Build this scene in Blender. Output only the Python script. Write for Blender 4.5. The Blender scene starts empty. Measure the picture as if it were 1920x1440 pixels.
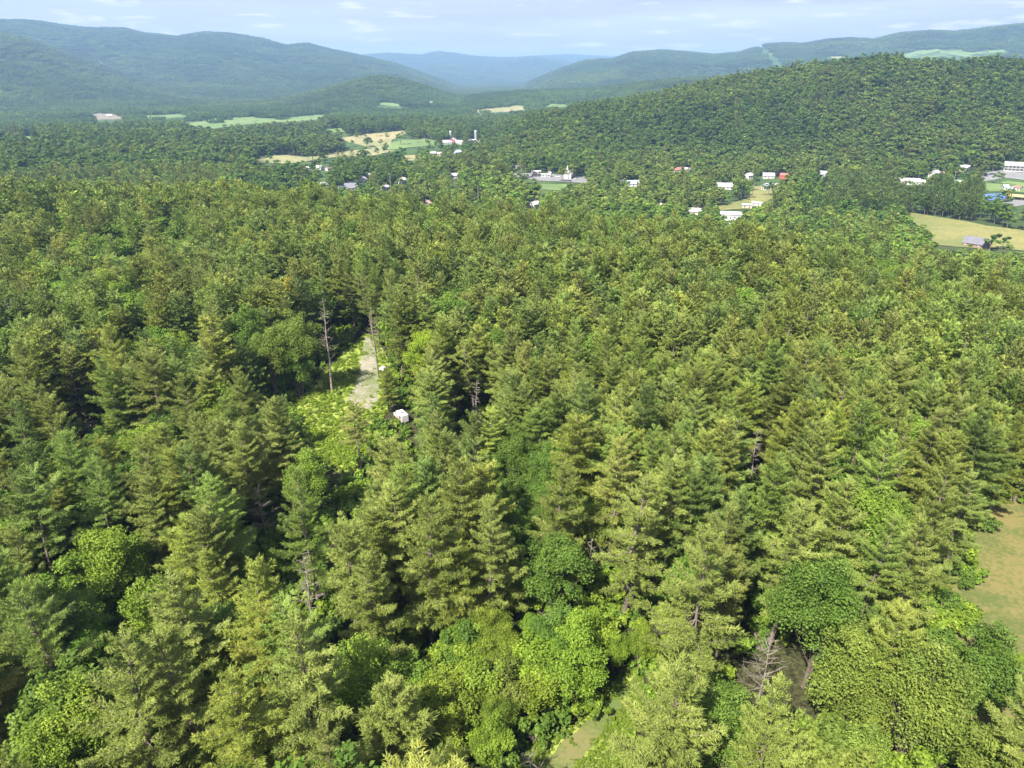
import bpy, math, random
import numpy as np
from mathutils import Vector, geometry
random.seed(7); RNG = np.random.default_rng(11)
S = bpy.context.scene
COL = S.collection
R = math.radians

# ------------------------------------------------------------------ camera
PITCH = 24.4; FPX = 1281.0; HCAM = 70.0          # metres above the near ground
cd = bpy.data.cameras.new('camera'); cam = bpy.data.objects.new('camera', cd); COL.objects.link(cam)
cam.location = (0, 0, HCAM); cam.rotation_euler = (R(90 - PITCH), 0, 0)
cd.sensor_fit = 'HORIZONTAL'; cd.sensor_width = 36.0; cd.lens = 36.0 * FPX / 1920.0
cd.clip_start = 0.5; cd.clip_end = 60000
S.camera = cam

# ------------------------------------------------------------------ light
SUN_AZ, SUN_EL = 215.0, 50.0                     # compass azimuth seen from above, +Y = 0, clockwise
sv = Vector((math.sin(R(SUN_AZ)) * math.cos(R(SUN_EL)), math.cos(R(SUN_AZ)) * math.cos(R(SUN_EL)), math.sin(R(SUN_EL))))
sl = bpy.data.lights.new('sun', 'SUN'); sl.energy = 5.0; sl.angle = R(0.5); sl.color = (1.0, 0.95, 0.86)
so = bpy.data.objects.new('sun', sl); COL.objects.link(so)
so.rotation_euler = (-sv).to_track_quat('-Z', 'Y').to_euler(); so.location = (-200, -80, 300)
W = bpy.data.worlds.new('World'); S.world = W; W.use_nodes = True
wn = W.node_tree.nodes; wl = W.node_tree.links
for n in list(wn): wn.remove(n)
def N(nodes, t, **kw):
    n = nodes.new(t)
    for k, v in kw.items(): setattr(n, k, v)
    return n
wo = N(wn, 'ShaderNodeOutputWorld'); bg = N(wn, 'ShaderNodeBackground'); bg.inputs[1].default_value = 0.13
sky = N(wn, 'ShaderNodeTexSky'); sky.sky_type = 'NISHITA'; sky.sun_disc = False
sky.sun_elevation = R(SUN_EL); sky.sun_rotation = R(SUN_AZ); sky.air_density = 1.0; sky.dust_density = 0.6; sky.ozone_density = 2.2
tc = N(wn, 'ShaderNodeTexCoord')
mp = N(wn, 'ShaderNodeMapping'); mp.inputs['Scale'].default_value = (13.0, 13.0, 95.0); mp.inputs['Location'].default_value = (3.2, 1.1, 0.4)
nz = N(wn, 'ShaderNodeTexNoise'); nz.inputs['Scale'].default_value = 1.0; nz.inputs['Detail'].default_value = 7; nz.inputs['Roughness'].default_value = 0.55
cr = N(wn, 'ShaderNodeValToRGB'); cr.color_ramp.elements[0].position = 0.56; cr.color_ramp.elements[1].position = 0.67
cr.color_ramp.elements[1].color = (0.9, 0.9, 0.9, 1)
mp2 = N(wn, 'ShaderNodeMapping'); mp2.inputs['Scale'].default_value = (3.2, 3.2, 50.0); mp2.inputs['Location'].default_value = (8.0, 0.3, 2.0)
nz2 = N(wn, 'ShaderNodeTexNoise'); nz2.inputs['Scale'].default_value = 1.0; nz2.inputs['Detail'].default_value = 4
cr2 = N(wn, 'ShaderNodeValToRGB'); cr2.color_ramp.elements[0].position = 0.38; cr2.color_ramp.elements[1].position = 0.75
cr2.color_ramp.elements[0].color = (0.95, 0.95, 0.95, 1); cr2.color_ramp.elements[1].color = (0.82, 0.82, 0.82, 1)
mx = N(wn, 'ShaderNodeMixRGB'); mx.inputs[2].default_value = (3.3, 3.35, 3.6, 1)
mx2 = N(wn, 'ShaderNodeMixRGB'); mx2.inputs[2].default_value = (1.9, 1.95, 3.1, 1)
wl.new(tc.outputs['Generated'], mp.inputs[0]); wl.new(mp.outputs[0], nz.inputs[0]); wl.new(nz.outputs[0], cr.inputs[0])
wl.new(tc.outputs['Generated'], mp2.inputs[0]); wl.new(mp2.outputs[0], nz2.inputs[0]); wl.new(nz2.outputs[0], cr2.inputs[0])
wl.new(cr2.outputs[0], mx2.inputs[0]); wl.new(sky.outputs[0], mx2.inputs[1])
wl.new(cr.outputs[0], mx.inputs[0]); wl.new(mx2.outputs[0], mx.inputs[1])
wl.new(mx.outputs[0], bg.inputs[0]); wl.new(bg.outputs[0], wo.inputs[0])
S.view_settings.view_transform = 'Standard'; S.view_settings.look = 'None'
S.view_settings.exposure = 1.38; S.view_settings.gamma = 1.0
S.render.engine = 'CYCLES'
try:
    S.cycles.max_bounces = 6; S.cycles.diffuse_bounces = 3; S.cycles.transmission_bounces = 3; S.cycles.volume_bounces = 0
except Exception: pass

# ------------------------------------------------------------------ projection helpers (photo pixels, 1920 x 1440)
cP, sP = math.cos(R(PITCH)), math.sin(R(PITCH))
def ray(u, v):
    xc = (u - 960.0) / FPX; yc = (720.0 - v) / FPX
    return xc, cP + yc * sP, -sP + yc * cP
def azel(u, v):
    x, y, z = ray(u, v); return math.atan2(x, y), z / math.hypot(x, y)
def project(x, y, z):
    x = np.asarray(x, float); y = np.asarray(y, float); z = np.asarray(z, float) - HCAM
    f = y * cP - z * sP; up = y * sP + z * cP
    f = np.where(f < 1, 1, f)
    return 960 + FPX * x / f, 720 - FPX * up / f

# ------------------------------------------------------------------ noise
TAB = np.random.default_rng(5).random((256, 256))
def vn(x, y, o=0):
    x = np.asarray(x, float) + o * 17.3; y = np.asarray(y, float) + o * 31.7
    xi = np.floor(x).astype(int); yi = np.floor(y).astype(int); fx = x - xi; fy = y - yi
    fx = fx * fx * (3 - 2 * fx); fy = fy * fy * (3 - 2 * fy)
    g = lambda a, b: TAB[a % 256, b % 256]
    return (g(xi, yi) * (1 - fx) + g(xi + 1, yi) * fx) * (1 - fy) + (g(xi, yi + 1) * (1 - fx) + g(xi + 1, yi + 1) * fx) * fy
def fbm(x, y, s, oct=4, o=0):
    t = 0; a = 0.5; n = 0
    for k in range(oct):
        t = t + a * vn(x / s, y / s, o + k); n += a; a *= 0.5; s *= 0.5
    return t / n
def sst(t):
    t = np.clip(t, 0, 1); return t * t * (3 - 2 * t)

# ------------------------------------------------------------------ terrain height
FLOOR = -35.0
def layer(pts, D, F, back, canopy=12.0, gully=0.10):
    az = []; h = []; n = len(pts)
    for i, (u, v) in enumerate(pts):
        a, e = azel(u, v); d = D if np.isscalar(D) else D[0] + (D[1] - D[0]) * i / (n - 1)
        az.append(a); h.append(HCAM + d * e - canopy)
    az = [az[0] - 0.10] + az + [az[-1] + 0.10]
    lo = FLOOR - 40
    h = [h[0] if pts[0][0] <= -50 else lo] + h + [h[-1] if pts[-1][0] >= 1950 else lo]
    return dict(az=np.array(az), h=np.array(h), D=D, F=F, back=back, g=gully, a0=az[1], a1=az[-2])
LAY = [
 layer([(940,118),(1000,106),(1060,102),(1110,103),(1160,106),(1220,112)], 13500, 11500, 1500, 8, .05),
 layer([(600,118),(640,110),(680,104),(730,101),(790,105),(822,98),(850,101),(890,107),(950,109),(1000,107),(1050,112),(1100,126),(1150,146)], 11000, 7600, 2500, 8, .10),
 layer([(-260,30),(-120,36),(0,37),(60,39),(120,48),(165,53),(230,54),(270,63),(300,65),(330,70),(385,61),(430,63),(490,72),(535,85),(575,82),(620,93),(680,105),(740,119),(800,140),(860,162),(900,176)], 6200, 3600, 2500, 8, .26),
 layer([(-260,30),(-100,48),(0,60),(60,76),(100,92),(150,110),(230,138),(300,160),(380,185),(440,203)], 4300, 2700, 1500, 8, .2),
 layer([(980,166),(1000,150),(1060,126),(1100,112),(1150,110),(1190,97),(1240,93),(1290,97),(1340,102),(1390,97),(1440,82),(1470,80),(1510,81),(1550,74),(1590,71),(1640,74),(1690,62),(1740,58),(1790,59),(1850,52),(1920,44),(2060,34),(2250,30)], 6000, 3300, 2500, 8, .2),
 layer([(400,207),(480,192),(560,180),(620,162),(690,144),(715,141),(750,147),(800,162),(850,180),(890,194)], 3000, 2250, 700, 8, .16),
 layer([(860,188),(900,177),(940,174),(980,170),(1100,167),(1200,154),(1290,145),(1400,141),(1500,138),(1700,130),(2100,118)], 2900, 2200, 900, 8, .15),
 layer([(905,268),(950,242),(1000,219),(1100,201),(1200,186),(1300,164),(1400,141),(1500,126),(1580,118),(1640,110),(1700,108),(1760,109),(1830,113),(1920,117),(2060,122),(2300,140)], (1180, 1420), 900, 500, 13, .10),
]
def height(x, y):
    x = np.asarray(x, float); y = np.asarray(y, float)
    r = np.hypot(x, y); a = np.arctan2(x, y)
    E = np.interp(np.degrees(a), [-180,-60,-36,-11,12.6,26.6,37,60,180], [430,430,425,300,250,236,230,230,300])
    wob = (fbm(x, y, 90, 3, 2) - .5)
    dr = sst((r - E + 5) / 185.0)
    base = 3.0 * (fbm(x, y, 60, 3) - .5) * (1 - dr) + FLOOR * dr * (1 + 0.25 * wob)
    far = sst((r - 500) / 900.0)
    left = sst((-np.degrees(a) - 14) / 22.0)
    base = base + far * (6 * (fbm(x, y, 420, 3, 9) - .5)) + 14 * left * sst((r - 480) / 380.0) * (1 - sst((r - 1150) / 500))
    h = base
    for L in LAY:
        cH = np.interp(a, L['az'], L['h'])
        D = L['D'] if np.isscalar(L['D']) else np.interp(a, [L['a0'], L['a1']], L['D'])
        g = fbm(x, y, D * 0.11, 4, 20); rid = 1 - abs(2 * fbm(x, y, D * 0.09, 3, 40) - 1)
        t = (r - L['F'] * (1 + .10 * (g - .5))) / (D - L['F'])
        tc_ = np.clip(t, 0, 1)
        prof = 0.45 * tc_ + 0.55 * sst(tc_)
        prof = prof * (1 - sst((r - D) / L['back']) * 0.8)
        amp = (cH - FLOOR)
        hh = FLOOR - 1 + (amp + 1) * prof + amp * L['g'] * (rid - .62) * 4 * tc_ * (1 - tc_)
        hh = np.where((t > 0) & (amp > 0), hh, -999)
        h = np.maximum(h, hh)
    return h
def hit(u, v, dz=0.0):
    dx, dy, dzr = ray(u, v); hh = math.hypot(dx, dy)
    dx /= hh; dy /= hh; e = dzr / hh
    rs = np.geomspace(12, 15000, 2600)
    d = HCAM + rs * e - (height(rs * dx, rs * dy) + dz)
    idx = np.argmax(d < 0)
    if d[idx] >= 0: idx = len(rs) - 1
    i0 = max(idx - 1, 0); t = d[i0] / max(d[i0] - d[idx], 1e-6) if idx else 0
    r_ = rs[i0] + (rs[idx] - rs[i0]) * min(max(t, 0), 1)
    x, y = r_ * dx, r_ * dy
    return x, y, float(height(x, y))

# ------------------------------------------------------------------ mesh + tagging helpers
def mesh_np(name, V, F, mats, col=None, smooth=False, midx=None):
    V = np.asarray(V, np.float32).reshape(-1, 3); F = np.asarray(F, np.int32)
    m = bpy.data.meshes.new(name); k = F.shape[1]
    m.vertices.add(len(V)); m.vertices.foreach_set('co', V.ravel())
    m.loops.add(F.size); m.loops.foreach_set('vertex_index', F.ravel())
    m.polygons.add(len(F)); m.polygons.foreach_set('loop_start', np.arange(0, F.size, k, dtype=np.int32))
    if midx is not None: m.polygons.foreach_set('material_index', np.asarray(midx, np.int32))
    m.update(calc_edges=True)
    m.polygons.foreach_set('use_smooth', [smooth] * len(F))
    if col is not None:
        at = m.attributes.new('v', 'FLOAT', 'FACE'); at.data.foreach_set('value', np.asarray(col, np.float32))
    for mt in (mats if isinstance(mats, (list, tuple)) else [mats]): m.materials.append(mt)
    return m
def link(name, data, parent=None, loc=None, rot=None):
    o = bpy.data.objects.new(name, data); COL.objects.link(o)
    if parent: o.parent = parent
    if loc is not None: o.location = loc
    if rot is not None: o.rotation_euler = rot
    return o
def tag(o, label=None, cat=None, group=None, kind=None):
    if label: o['label'] = label
    if cat: o['category'] = cat
    if group: o['group'] = group
    if kind: o['kind'] = kind
    return o

# ------------------------------------------------------------------ materials
def new_mat(name):
    m = bpy.data.materials.new(name); m.use_nodes = True
    nt = m.node_tree
    for n in list(nt.nodes): nt.nodes.remove(n)
    out = nt.nodes.new('ShaderNodeOutputMaterial'); return m, nt, out
def plain(name, c, rough=0.8, scale=0.6, var=0.25, spec=0.3, bump=0.0, c2=None):
    m, nt, out = new_mat(name); b = N(nt.nodes, 'ShaderNodeBsdfPrincipled')
    b.inputs['Roughness'].default_value = rough; b.inputs['Specular IOR Level'].default_value = spec
    tcn = N(nt.nodes, 'ShaderNodeTexCoord'); n1 = N(nt.nodes, 'ShaderNodeTexNoise'); n1.inputs['Scale'].default_value = scale; n1.inputs['Detail'].default_value = 8
    n1.inputs['Roughness'].default_value = 0.65
    rp = N(nt.nodes, 'ShaderNodeValToRGB'); rp.color_ramp.elements[0].position = .32; rp.color_ramp.elements[1].position = .68
    d = c2 if c2 else tuple(k * (1 - var) for k in c)
    src = n1.outputs[0]
    if c2:   # broad patches plus fine tufts
        n2 = N(nt.nodes, 'ShaderNodeTexNoise'); n2.inputs['Scale'].default_value = scale * 7; n2.inputs['Detail'].default_value = 6; nt.links.new(tcn.outputs['Object'], n2.inputs[0])
        n3 = N(nt.nodes, 'ShaderNodeTexNoise'); n3.inputs['Scale'].default_value = scale * .3; n3.inputs['Detail'].default_value = 3; nt.links.new(tcn.outputs['Object'], n3.inputs[0])
        m1 = N(nt.nodes, 'ShaderNodeMath'); m1.operation = 'ADD'; m2 = N(nt.nodes, 'ShaderNodeMath'); m2.operation = 'MULTIPLY_ADD'; m2.inputs[1].default_value = .36; m2.inputs[2].default_value = 0
        nt.links.new(n1.outputs[0], m1.inputs[0]); nt.links.new(n2.outputs[0], m1.inputs[1]); m3 = N(nt.nodes, 'ShaderNodeMath'); m3.operation = 'ADD'; nt.links.new(m1.outputs[0], m3.inputs[0]); nt.links.new(n3.outputs[0], m3.inputs[1])
        nt.links.new(m3.outputs[0], m2.inputs[0]); src = m2.outputs[0]
    rp.color_ramp.elements[0].color = (*d, 1); rp.color_ramp.elements[1].color = (*[min(k * (1 + (0 if c2 else var)), 1) for k in c], 1)
    nt.links.new(tcn.outputs['Object'], n1.inputs[0]); nt.links.new(src, rp.inputs[0]); nt.links.new(rp.outputs[0], b.inputs[0])
    if c2: rp.color_ramp.elements[0].position = .49; rp.color_ramp.elements[1].position = .60
    if bump:
        bp = N(nt.nodes, 'ShaderNodeBump'); bp.inputs['Strength'].default_value = bump; bp.inputs['Distance'].default_value = 0.3
        nt.links.new(n1.outputs[0], bp.inputs['Height']); nt.links.new(bp.outputs[0], b.inputs['Normal'])
    nt.links.new(b.outputs[0], out.inputs[0]); return m
def foliage(name, lo, mid, hi, trans=0.34, inst=False, rough=.6):
    """leaf colour runs lo..hi with the face value 'v'; each tree multiplies it by its own tint"""
    m, nt, out = new_mat(name)
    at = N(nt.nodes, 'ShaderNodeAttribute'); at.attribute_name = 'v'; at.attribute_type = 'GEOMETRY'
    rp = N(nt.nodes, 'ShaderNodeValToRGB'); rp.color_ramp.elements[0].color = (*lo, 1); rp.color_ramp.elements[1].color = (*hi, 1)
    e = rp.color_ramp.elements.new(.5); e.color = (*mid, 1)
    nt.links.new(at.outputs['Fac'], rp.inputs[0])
    mu = N(nt.nodes, 'ShaderNodeMixRGB'); mu.blend_type = 'MULTIPLY'; mu.inputs[0].default_value = 1
    nt.links.new(rp.outputs[0], mu.inputs[1])
    if inst:
        ti = N(nt.nodes, 'ShaderNodeAttribute'); ti.attribute_name = 'tint'; ti.attribute_type = 'INSTANCER'
        nt.links.new(ti.outputs['Color'], mu.inputs[2])
    else:
        ti = N(nt.nodes, 'ShaderNodeObjectInfo'); nt.links.new(ti.outputs['Color'], mu.inputs[2])
    df = N(nt.nodes, 'ShaderNodeBsdfPrincipled'); df.inputs['Roughness'].default_value = rough; df.inputs['Specular IOR Level'].default_value = .25
    tr = N(nt.nodes, 'ShaderNodeBsdfTranslucent'); ms = N(nt.nodes, 'ShaderNodeMixShader'); ms.inputs[0].default_value = trans
    nt.links.new(mu.outputs[0], df.inputs[0]); nt.links.new(mu.outputs[0], tr.inputs[0])
    nt.links.new(df.outputs[0], ms.inputs[1]); nt.links.new(tr.outputs[0], ms.inputs[2]); nt.links.new(ms.outputs[0], out.inputs[0])
    return m
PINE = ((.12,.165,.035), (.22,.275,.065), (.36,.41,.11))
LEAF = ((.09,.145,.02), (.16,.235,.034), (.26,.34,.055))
M = dict(
 pine=foliage('pine needles', *PINE), pine_i=foliage('pine needles far', (.13,.175,.04), (.20,.255,.06), (.29,.34,.09), inst=True),
 leaf=foliage('broad leaves', *LEAF, trans=.36), leaf_i=foliage('broad leaves far', *LEAF, trans=.36, inst=True),
 bark=plain('bark', (.16,.125,.10), .9, 1.5, .4), dead=plain('weathered dead wood', (.27,.23,.185), .9, 2, .3),
 birch=plain('pale bark', (.33,.30,.26), .9, 2, .35),
)

# ------------------------------------------------------------------ tree builders (numpy triangles)
class TB:
    def __init__(s): s.V = []; s.F = []; s.C = []; s.n = 0
    def add(s, V, F, C):
        V = np.asarray(V, float).reshape(-1, 3); F = np.asarray(F, int).reshape(-1, 3)
        s.V.append(V); s.F.append(F + s.n); s.C.append(np.broadcast_to(C, (len(F),)).astype(float)); s.n += len(V)
    def tube(s, P, rad, k=6, c=.5):
        P = np.asarray(P, float); n = len(P); rad = np.asarray(rad, float)
        T = np.gradient(P, axis=0); T /= np.linalg.norm(T, axis=1)[:, None] + 1e-9
        A = np.cross(T, np.array([.31, .95, .05])); A /= np.linalg.norm(A, axis=1)[:, None] + 1e-9; B = np.cross(T, A)
        th = np.arange(k) * 2 * math.pi / k
        V = P[:, None] + rad[:, None, None] * (A[:, None] * np.cos(th)[None, :, None] + B[:, None] * np.sin(th)[None, :, None])
        F = []
        for i in range(n - 1):
            for j in range(k):
                a, b = i * k + j, i * k + (j + 1) % k; F += [(a, b, b + k), (a, b + k, a + k)]
        s.add(V, F, c)
    def tris(s, base, d, side, L, Wd, C):
        """thin blades: base point, direction, side vector"""
        n = len(base); V = np.empty((n, 3, 3))
        V[:, 0] = base - side * (Wd / 2)[:, None]; V[:, 1] = base + side * (Wd / 2)[:, None]; V[:, 2] = base + d * L[:, None]
        s.add(V, np.arange(3 * n).reshape(n, 3), C)
    def quads(s, c, nrm, size, C, rg):
        n = len(c); r0 = rg.normal(size=(n, 3)); a = np.cross(nrm, r0); a /= np.linalg.norm(a, axis=1)[:, None] + 1e-9
        b = np.cross(nrm, a); sz = size[:, None]
        V = np.empty((n, 4, 3)); V[:, 0] = c - a * sz; V[:, 1] = c - b * sz * .62; V[:, 2] = c + a * sz; V[:, 3] = c + b * sz * .62
        q = np.arange(n)[:, None] * 4
        F = np.concatenate([q + [0, 1, 2], q + [0, 2, 3]]); s.add(V, F, np.concatenate([C, C]))
    def out(s): return np.concatenate(s.V), np.concatenate(s.F), np.concatenate(s.C)
def unit(a): return a / (np.linalg.norm(a, axis=-1, keepdims=True) + 1e-9)

def pine(seed, Hh=22., Rr=4.0, whorl=1.12, tw=.32, tuft=.34, blades=8, cb=.32, sparse=0., lean=.02, dens=1., wid=.21, fan=.30, pw=.66):
    rg = np.random.default_rng(seed); fo = TB(); wd = TB()
    lx, ly = rg.normal(size=2) * lean
    ax = lambda z: np.array([lx * z + .15 * math.sin(z * .4 + seed), ly * z + .15 * math.cos(z * .33 + seed), z])
    zs = np.linspace(-1.0, Hh * .985, 9)
    wd.tube([ax(z) for z in zs], [max(.012 * Hh * (1 - .93 * max(z, 0) / Hh), .03) for z in zs], 6)
    z = Hh * cb; lop = rg.uniform(0, 6.28)
    while z < Hh * .97:
        t = (z - Hh * cb) / (Hh * (1 - cb))
        prof = min(1, .62 + 1.3 * t) * (1 - t) ** pw + .04
        nb = 5 if t < .75 else 4
        a0 = rg.uniform(0, 6.28)
        for k in range(nb):
            if rg.random() < .10 + sparse: continue
            az = a0 + k * 6.283 / nb + rg.normal() * .22
            Lb = Rr * prof * rg.uniform(.58, 1.25) * (1 + .14 * math.cos(az - lop))
            el = (-.10 + 1.0 * t ** 1.6 + rg.normal() * .09)
            d = np.array([math.cos(az) * math.cos(el), math.sin(az) * math.cos(el), math.sin(el)])
            o = ax(z); ns = 6; ss = np.linspace(0, 1, ns)
            up = .14 * Lb * ss ** 2.2 - .09 * Lb * np.sin(ss * 3.14)
            P = o + d[None] * (Lb * ss)[:, None]; P[:, 2] += up
            if dens > .5: wd.tube(P, .045 * (1 - ss) * (Lb / 4 + .5) + .012, 3)
            sd = np.array([-math.sin(az), math.cos(az), 0])
            st = np.arange(.16 * Lb, Lb, tw); st = st + rg.uniform(-.08, .08, len(st))
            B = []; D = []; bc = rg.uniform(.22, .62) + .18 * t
            for s_ in st:
                f = min(s_ / Lb, 1); p = o + d * s_; p = p + [0, 0, .14 * Lb * f ** 2.2 - .09 * Lb * math.sin(f * 3.14)]
                tl = Lb * fan * math.sin(min(1, .25 + f) * 2.3) * rg.uniform(.6, 1.15) * (1 - .45 * f) + .12
                for sg in (-1, 1):
                    if rg.random() < sparse: continue
                    td = unit(d * .85 + sd * sg * rg.uniform(.75, 1.15) + np.array([0, 0, rg.uniform(.02, .32)]))
                    nt_ = max(1, int(round(tl / (tuft * .62))))
                    for q in range(nt_):
                        B.append(p + td * tl * (q + .6) / nt_); D.append(td)
            for q in range(3): B.append(P[-1] + d * q * .12); D.append(unit(d + [0, 0, .3]))
            B = np.array(B); D = np.array(D); n = len(B)
            if n == 0: continue
            B = np.repeat(B, blades, 0); D = np.repeat(D, blades, 0)
            dd = unit(D + rg.normal(size=D.shape) * .5 + [0, 0, .12])
            s2 = unit(np.cross(dd, np.array([-.35, -.15, 1.]) + rg.normal(size=D.shape) * .40))
            B = B + rg.normal(size=B.shape) * .09
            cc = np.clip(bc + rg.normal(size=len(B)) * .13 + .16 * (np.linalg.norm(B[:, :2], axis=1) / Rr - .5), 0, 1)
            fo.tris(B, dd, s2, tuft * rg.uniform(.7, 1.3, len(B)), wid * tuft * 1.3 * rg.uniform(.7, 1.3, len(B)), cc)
        z += whorl * rg.uniform(.75, 1.25) * (1 - .35 * t)
    # leader: upright candles
    n = int(20 * max(dens, .3)); a = rg.uniform(0, 6.28, n); zz = Hh * rg.uniform(.95, 1.0, n)
    B = np.array([ax(q) for q in zz]); dd = unit(np.stack([np.cos(a) * .5, np.sin(a) * .5, np.ones(n)], 1))
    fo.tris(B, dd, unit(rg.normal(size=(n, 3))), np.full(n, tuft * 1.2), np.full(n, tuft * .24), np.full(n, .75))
    # a few dead stubs on the lower bole
    if dens > .5:
        for k in range(9):
            z = Hh * rg.uniform(.12, cb + .05); az = rg.uniform(0, 6.28); L = rg.uniform(.6, 2.2)
            p = ax(z); q = p + [math.cos(az) * L, math.sin(az) * L, rg.uniform(-.2, .2)]
            wd.tube([p, (p + q) / 2 + [0, 0, .06], q], [.035, .025, .01], 3)
    return fo.out(), wd.out()

def broad(seed, Hh=17., Rr=4.6, nl=34, per=260, ls=.24, cb=.28, flat=.85, multi=1, dens=1.):
    rg = np.random.default_rng(seed); fo = TB(); wd = TB()
    cz = Hh * (cb + (1 - cb) * .52); rz = Hh * (1 - cb) * .52
    for q in range(multi):
        a = rg.uniform(0, 6.28); sp = 0 if multi == 1 else Rr * .35
        top = np.array([math.cos(a) * sp, math.sin(a) * sp, cz])
        P = [np.array([0, 0, -1.]), np.array([0, 0, Hh * .12]) + top * [.2, .2, 0], top * [.6, .6, .6], top]
        wd.tube(P, [.017 * Hh, .014 * Hh, .009 * Hh, .004 * Hh], 6)
    i = np.arange(nl) + .5; ph = np.arccos(1 - 1.45 * i / nl); th = i * 2.39996 + rg.uniform(0, 6)
    irr = rg.uniform(.62, 1.12, nl) * (1 + .20 * np.sin(th + seed) + .12 * np.sin(2 * th + 2.1 * seed))
    X = np.stack([np.cos(th) * np.sin(ph) * Rr * .78 * irr, np.sin(th) * np.sin(ph) * Rr * .78 * irr, cz + np.cos(ph) * rz * .80 * irr], 1)
    X = X + rg.normal(size=X.shape) * Rr * .10; X = X[rg.random(len(X)) > .14]
    X = np.concatenate([X, np.stack([rg.normal(size=nl // 4) * Rr * .3, rg.normal(size=nl // 4) * Rr * .3, cz + rg.uniform(-.4, .7, nl // 4) * rz], 1)])
    for j, c in enumerate(X):
        lr = Rr * rg.uniform(.15, .34); bc = rg.uniform(.25, .75)
        n = int(per * (lr / Rr / .29) ** 2)
        d = unit(rg.normal(size=(n, 3)) + np.array([0, 0, .35])); rad = lr * rg.uniform(.25, 1.35, n) ** .65
        p = c + d * rad[:, None] * [1, 1, flat]
        nr = unit(d * .55 + rg.normal(size=(n, 3)) * .55 + [0, 0, .55])
        fo.quads(p, nr, ls * rg.uniform(.6, 1.3, n), np.clip(bc + rg.normal(size=n) * .15, 0, 1), rg)
        if dens > .5 and j % 2 == 0:
            o = np.array([0, 0, Hh * cb * rg.uniform(.7, 1.4)]); m_ = (o + c) / 2 + [0, 0, .4]
            wd.tube([o, m_, c], [.08, .05, .02], 3)
    return fo.out(), wd.out()

def snag(seed, Hh=15., spread=2.6, nb=26, fine=6):
    rg = np.random.default_rng(seed); wd = TB()
    lx, ly = rg.normal(size=2) * .03
    ax = lambda z: np.array([lx * z + .12 * math.sin(z * .5 + seed), ly * z + .1 * math.cos(z * .4), z])
    zs = np.linspace(-1, Hh, 9); wd.tube([ax(z) for z in zs], [max(.013 * Hh * (1 - .9 * max(z, 0) / Hh), .03) for z in zs], 6)
    for k in range(nb):
        z = Hh * rg.uniform(.3, .97); az = rg.uniform(0, 6.28); L = spread * (1.15 - z / Hh) * rg.uniform(.5, 1.4) + .4
        el = rg.uniform(-.1, .7); d = np.array([math.cos(az) * math.cos(el), math.sin(az) * math.cos(el), math.sin(el)])
        p = ax(z); q = p + d * L; mid = (p + q) / 2 + [0, 0, -.05 * L]
        wd.tube([p, mid, q], [.05, .03, .012], 3)
        for j in range(fine):
            f = rg.uniform(.35, .95); b = p + d * L * f; e = b + unit(d + rg.normal(size=3) * .7) * L * .35 * rg.uniform(.5, 1.2)
            wd.tube([b, (b + e) / 2 + rg.normal(size=3) * .06, e], [.02, .014, .007], 3)
    return wd.out()

# near prototypes: separate crown and trunk meshes
PN = []; PSIZE = []
for s, (hh, rr, cb, sp, fan, pw, wh, ln) in enumerate([(22, 4.4, .26, 0, .30, .56, 1.1, .02), (24, 4.0, .34, .06, .26, .66, 1.25, .02), (20, 3.8, .22, 0, .38, .5, 1.0, .03), (25, 5.3, .22, .05, .27, .62, 1.3, .02),
        (23, 4.5, .40, .08, .34, .5, 1.2, .04), (19, 3.1, .20, .02, .32, .8, .95, .02), (26, 4.4, .30, .14, .25, .7, 1.4, .03), (21, 4.8, .25, .02, .3, .6, 1.2, .03), (24, 4.1, .45, .2, .3, .45, 1.5, .05)]):
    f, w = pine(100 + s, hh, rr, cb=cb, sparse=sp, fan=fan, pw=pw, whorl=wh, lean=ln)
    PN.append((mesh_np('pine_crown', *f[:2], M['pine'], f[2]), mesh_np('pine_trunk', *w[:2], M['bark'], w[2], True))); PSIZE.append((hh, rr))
BN = []; BSIZE = []
for s, (hh, rr, nl, cb, mu) in enumerate([(17, 4.6, 36, .25, 1), (14, 3.6, 26, .2, 1), (19, 5.4, 44, .28, 2), (12, 3.9, 24, .12, 3), (16, 3.2, 30, .22, 1), (10, 3.0, 20, .08, 3), (15, 4.4, 28, .2, 2), (13, 3.3, 26, .15, 1)]):
    f, w = broad(200 + s, hh, rr, int(nl * 1.5), 400, .150, cb, multi=mu)
    BN.append((mesh_np('leaf_crown', *f[:2], M['leaf'], f[2]), mesh_np('tree_trunk', *w[:2], M['bark'], w[2], True))); BSIZE.append((hh, rr))
def merged(f, w, fm, name):
    V = np.concatenate([f[0], w[0]]); F = np.concatenate([f[1], w[1] + len(f[0])]); C = np.concatenate([f[2], w[2]])
    return mesh_np(name, V, F, [fm, M['bark']], C, midx=[0] * len(f[1]) + [1] * len(w[1]))
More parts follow.
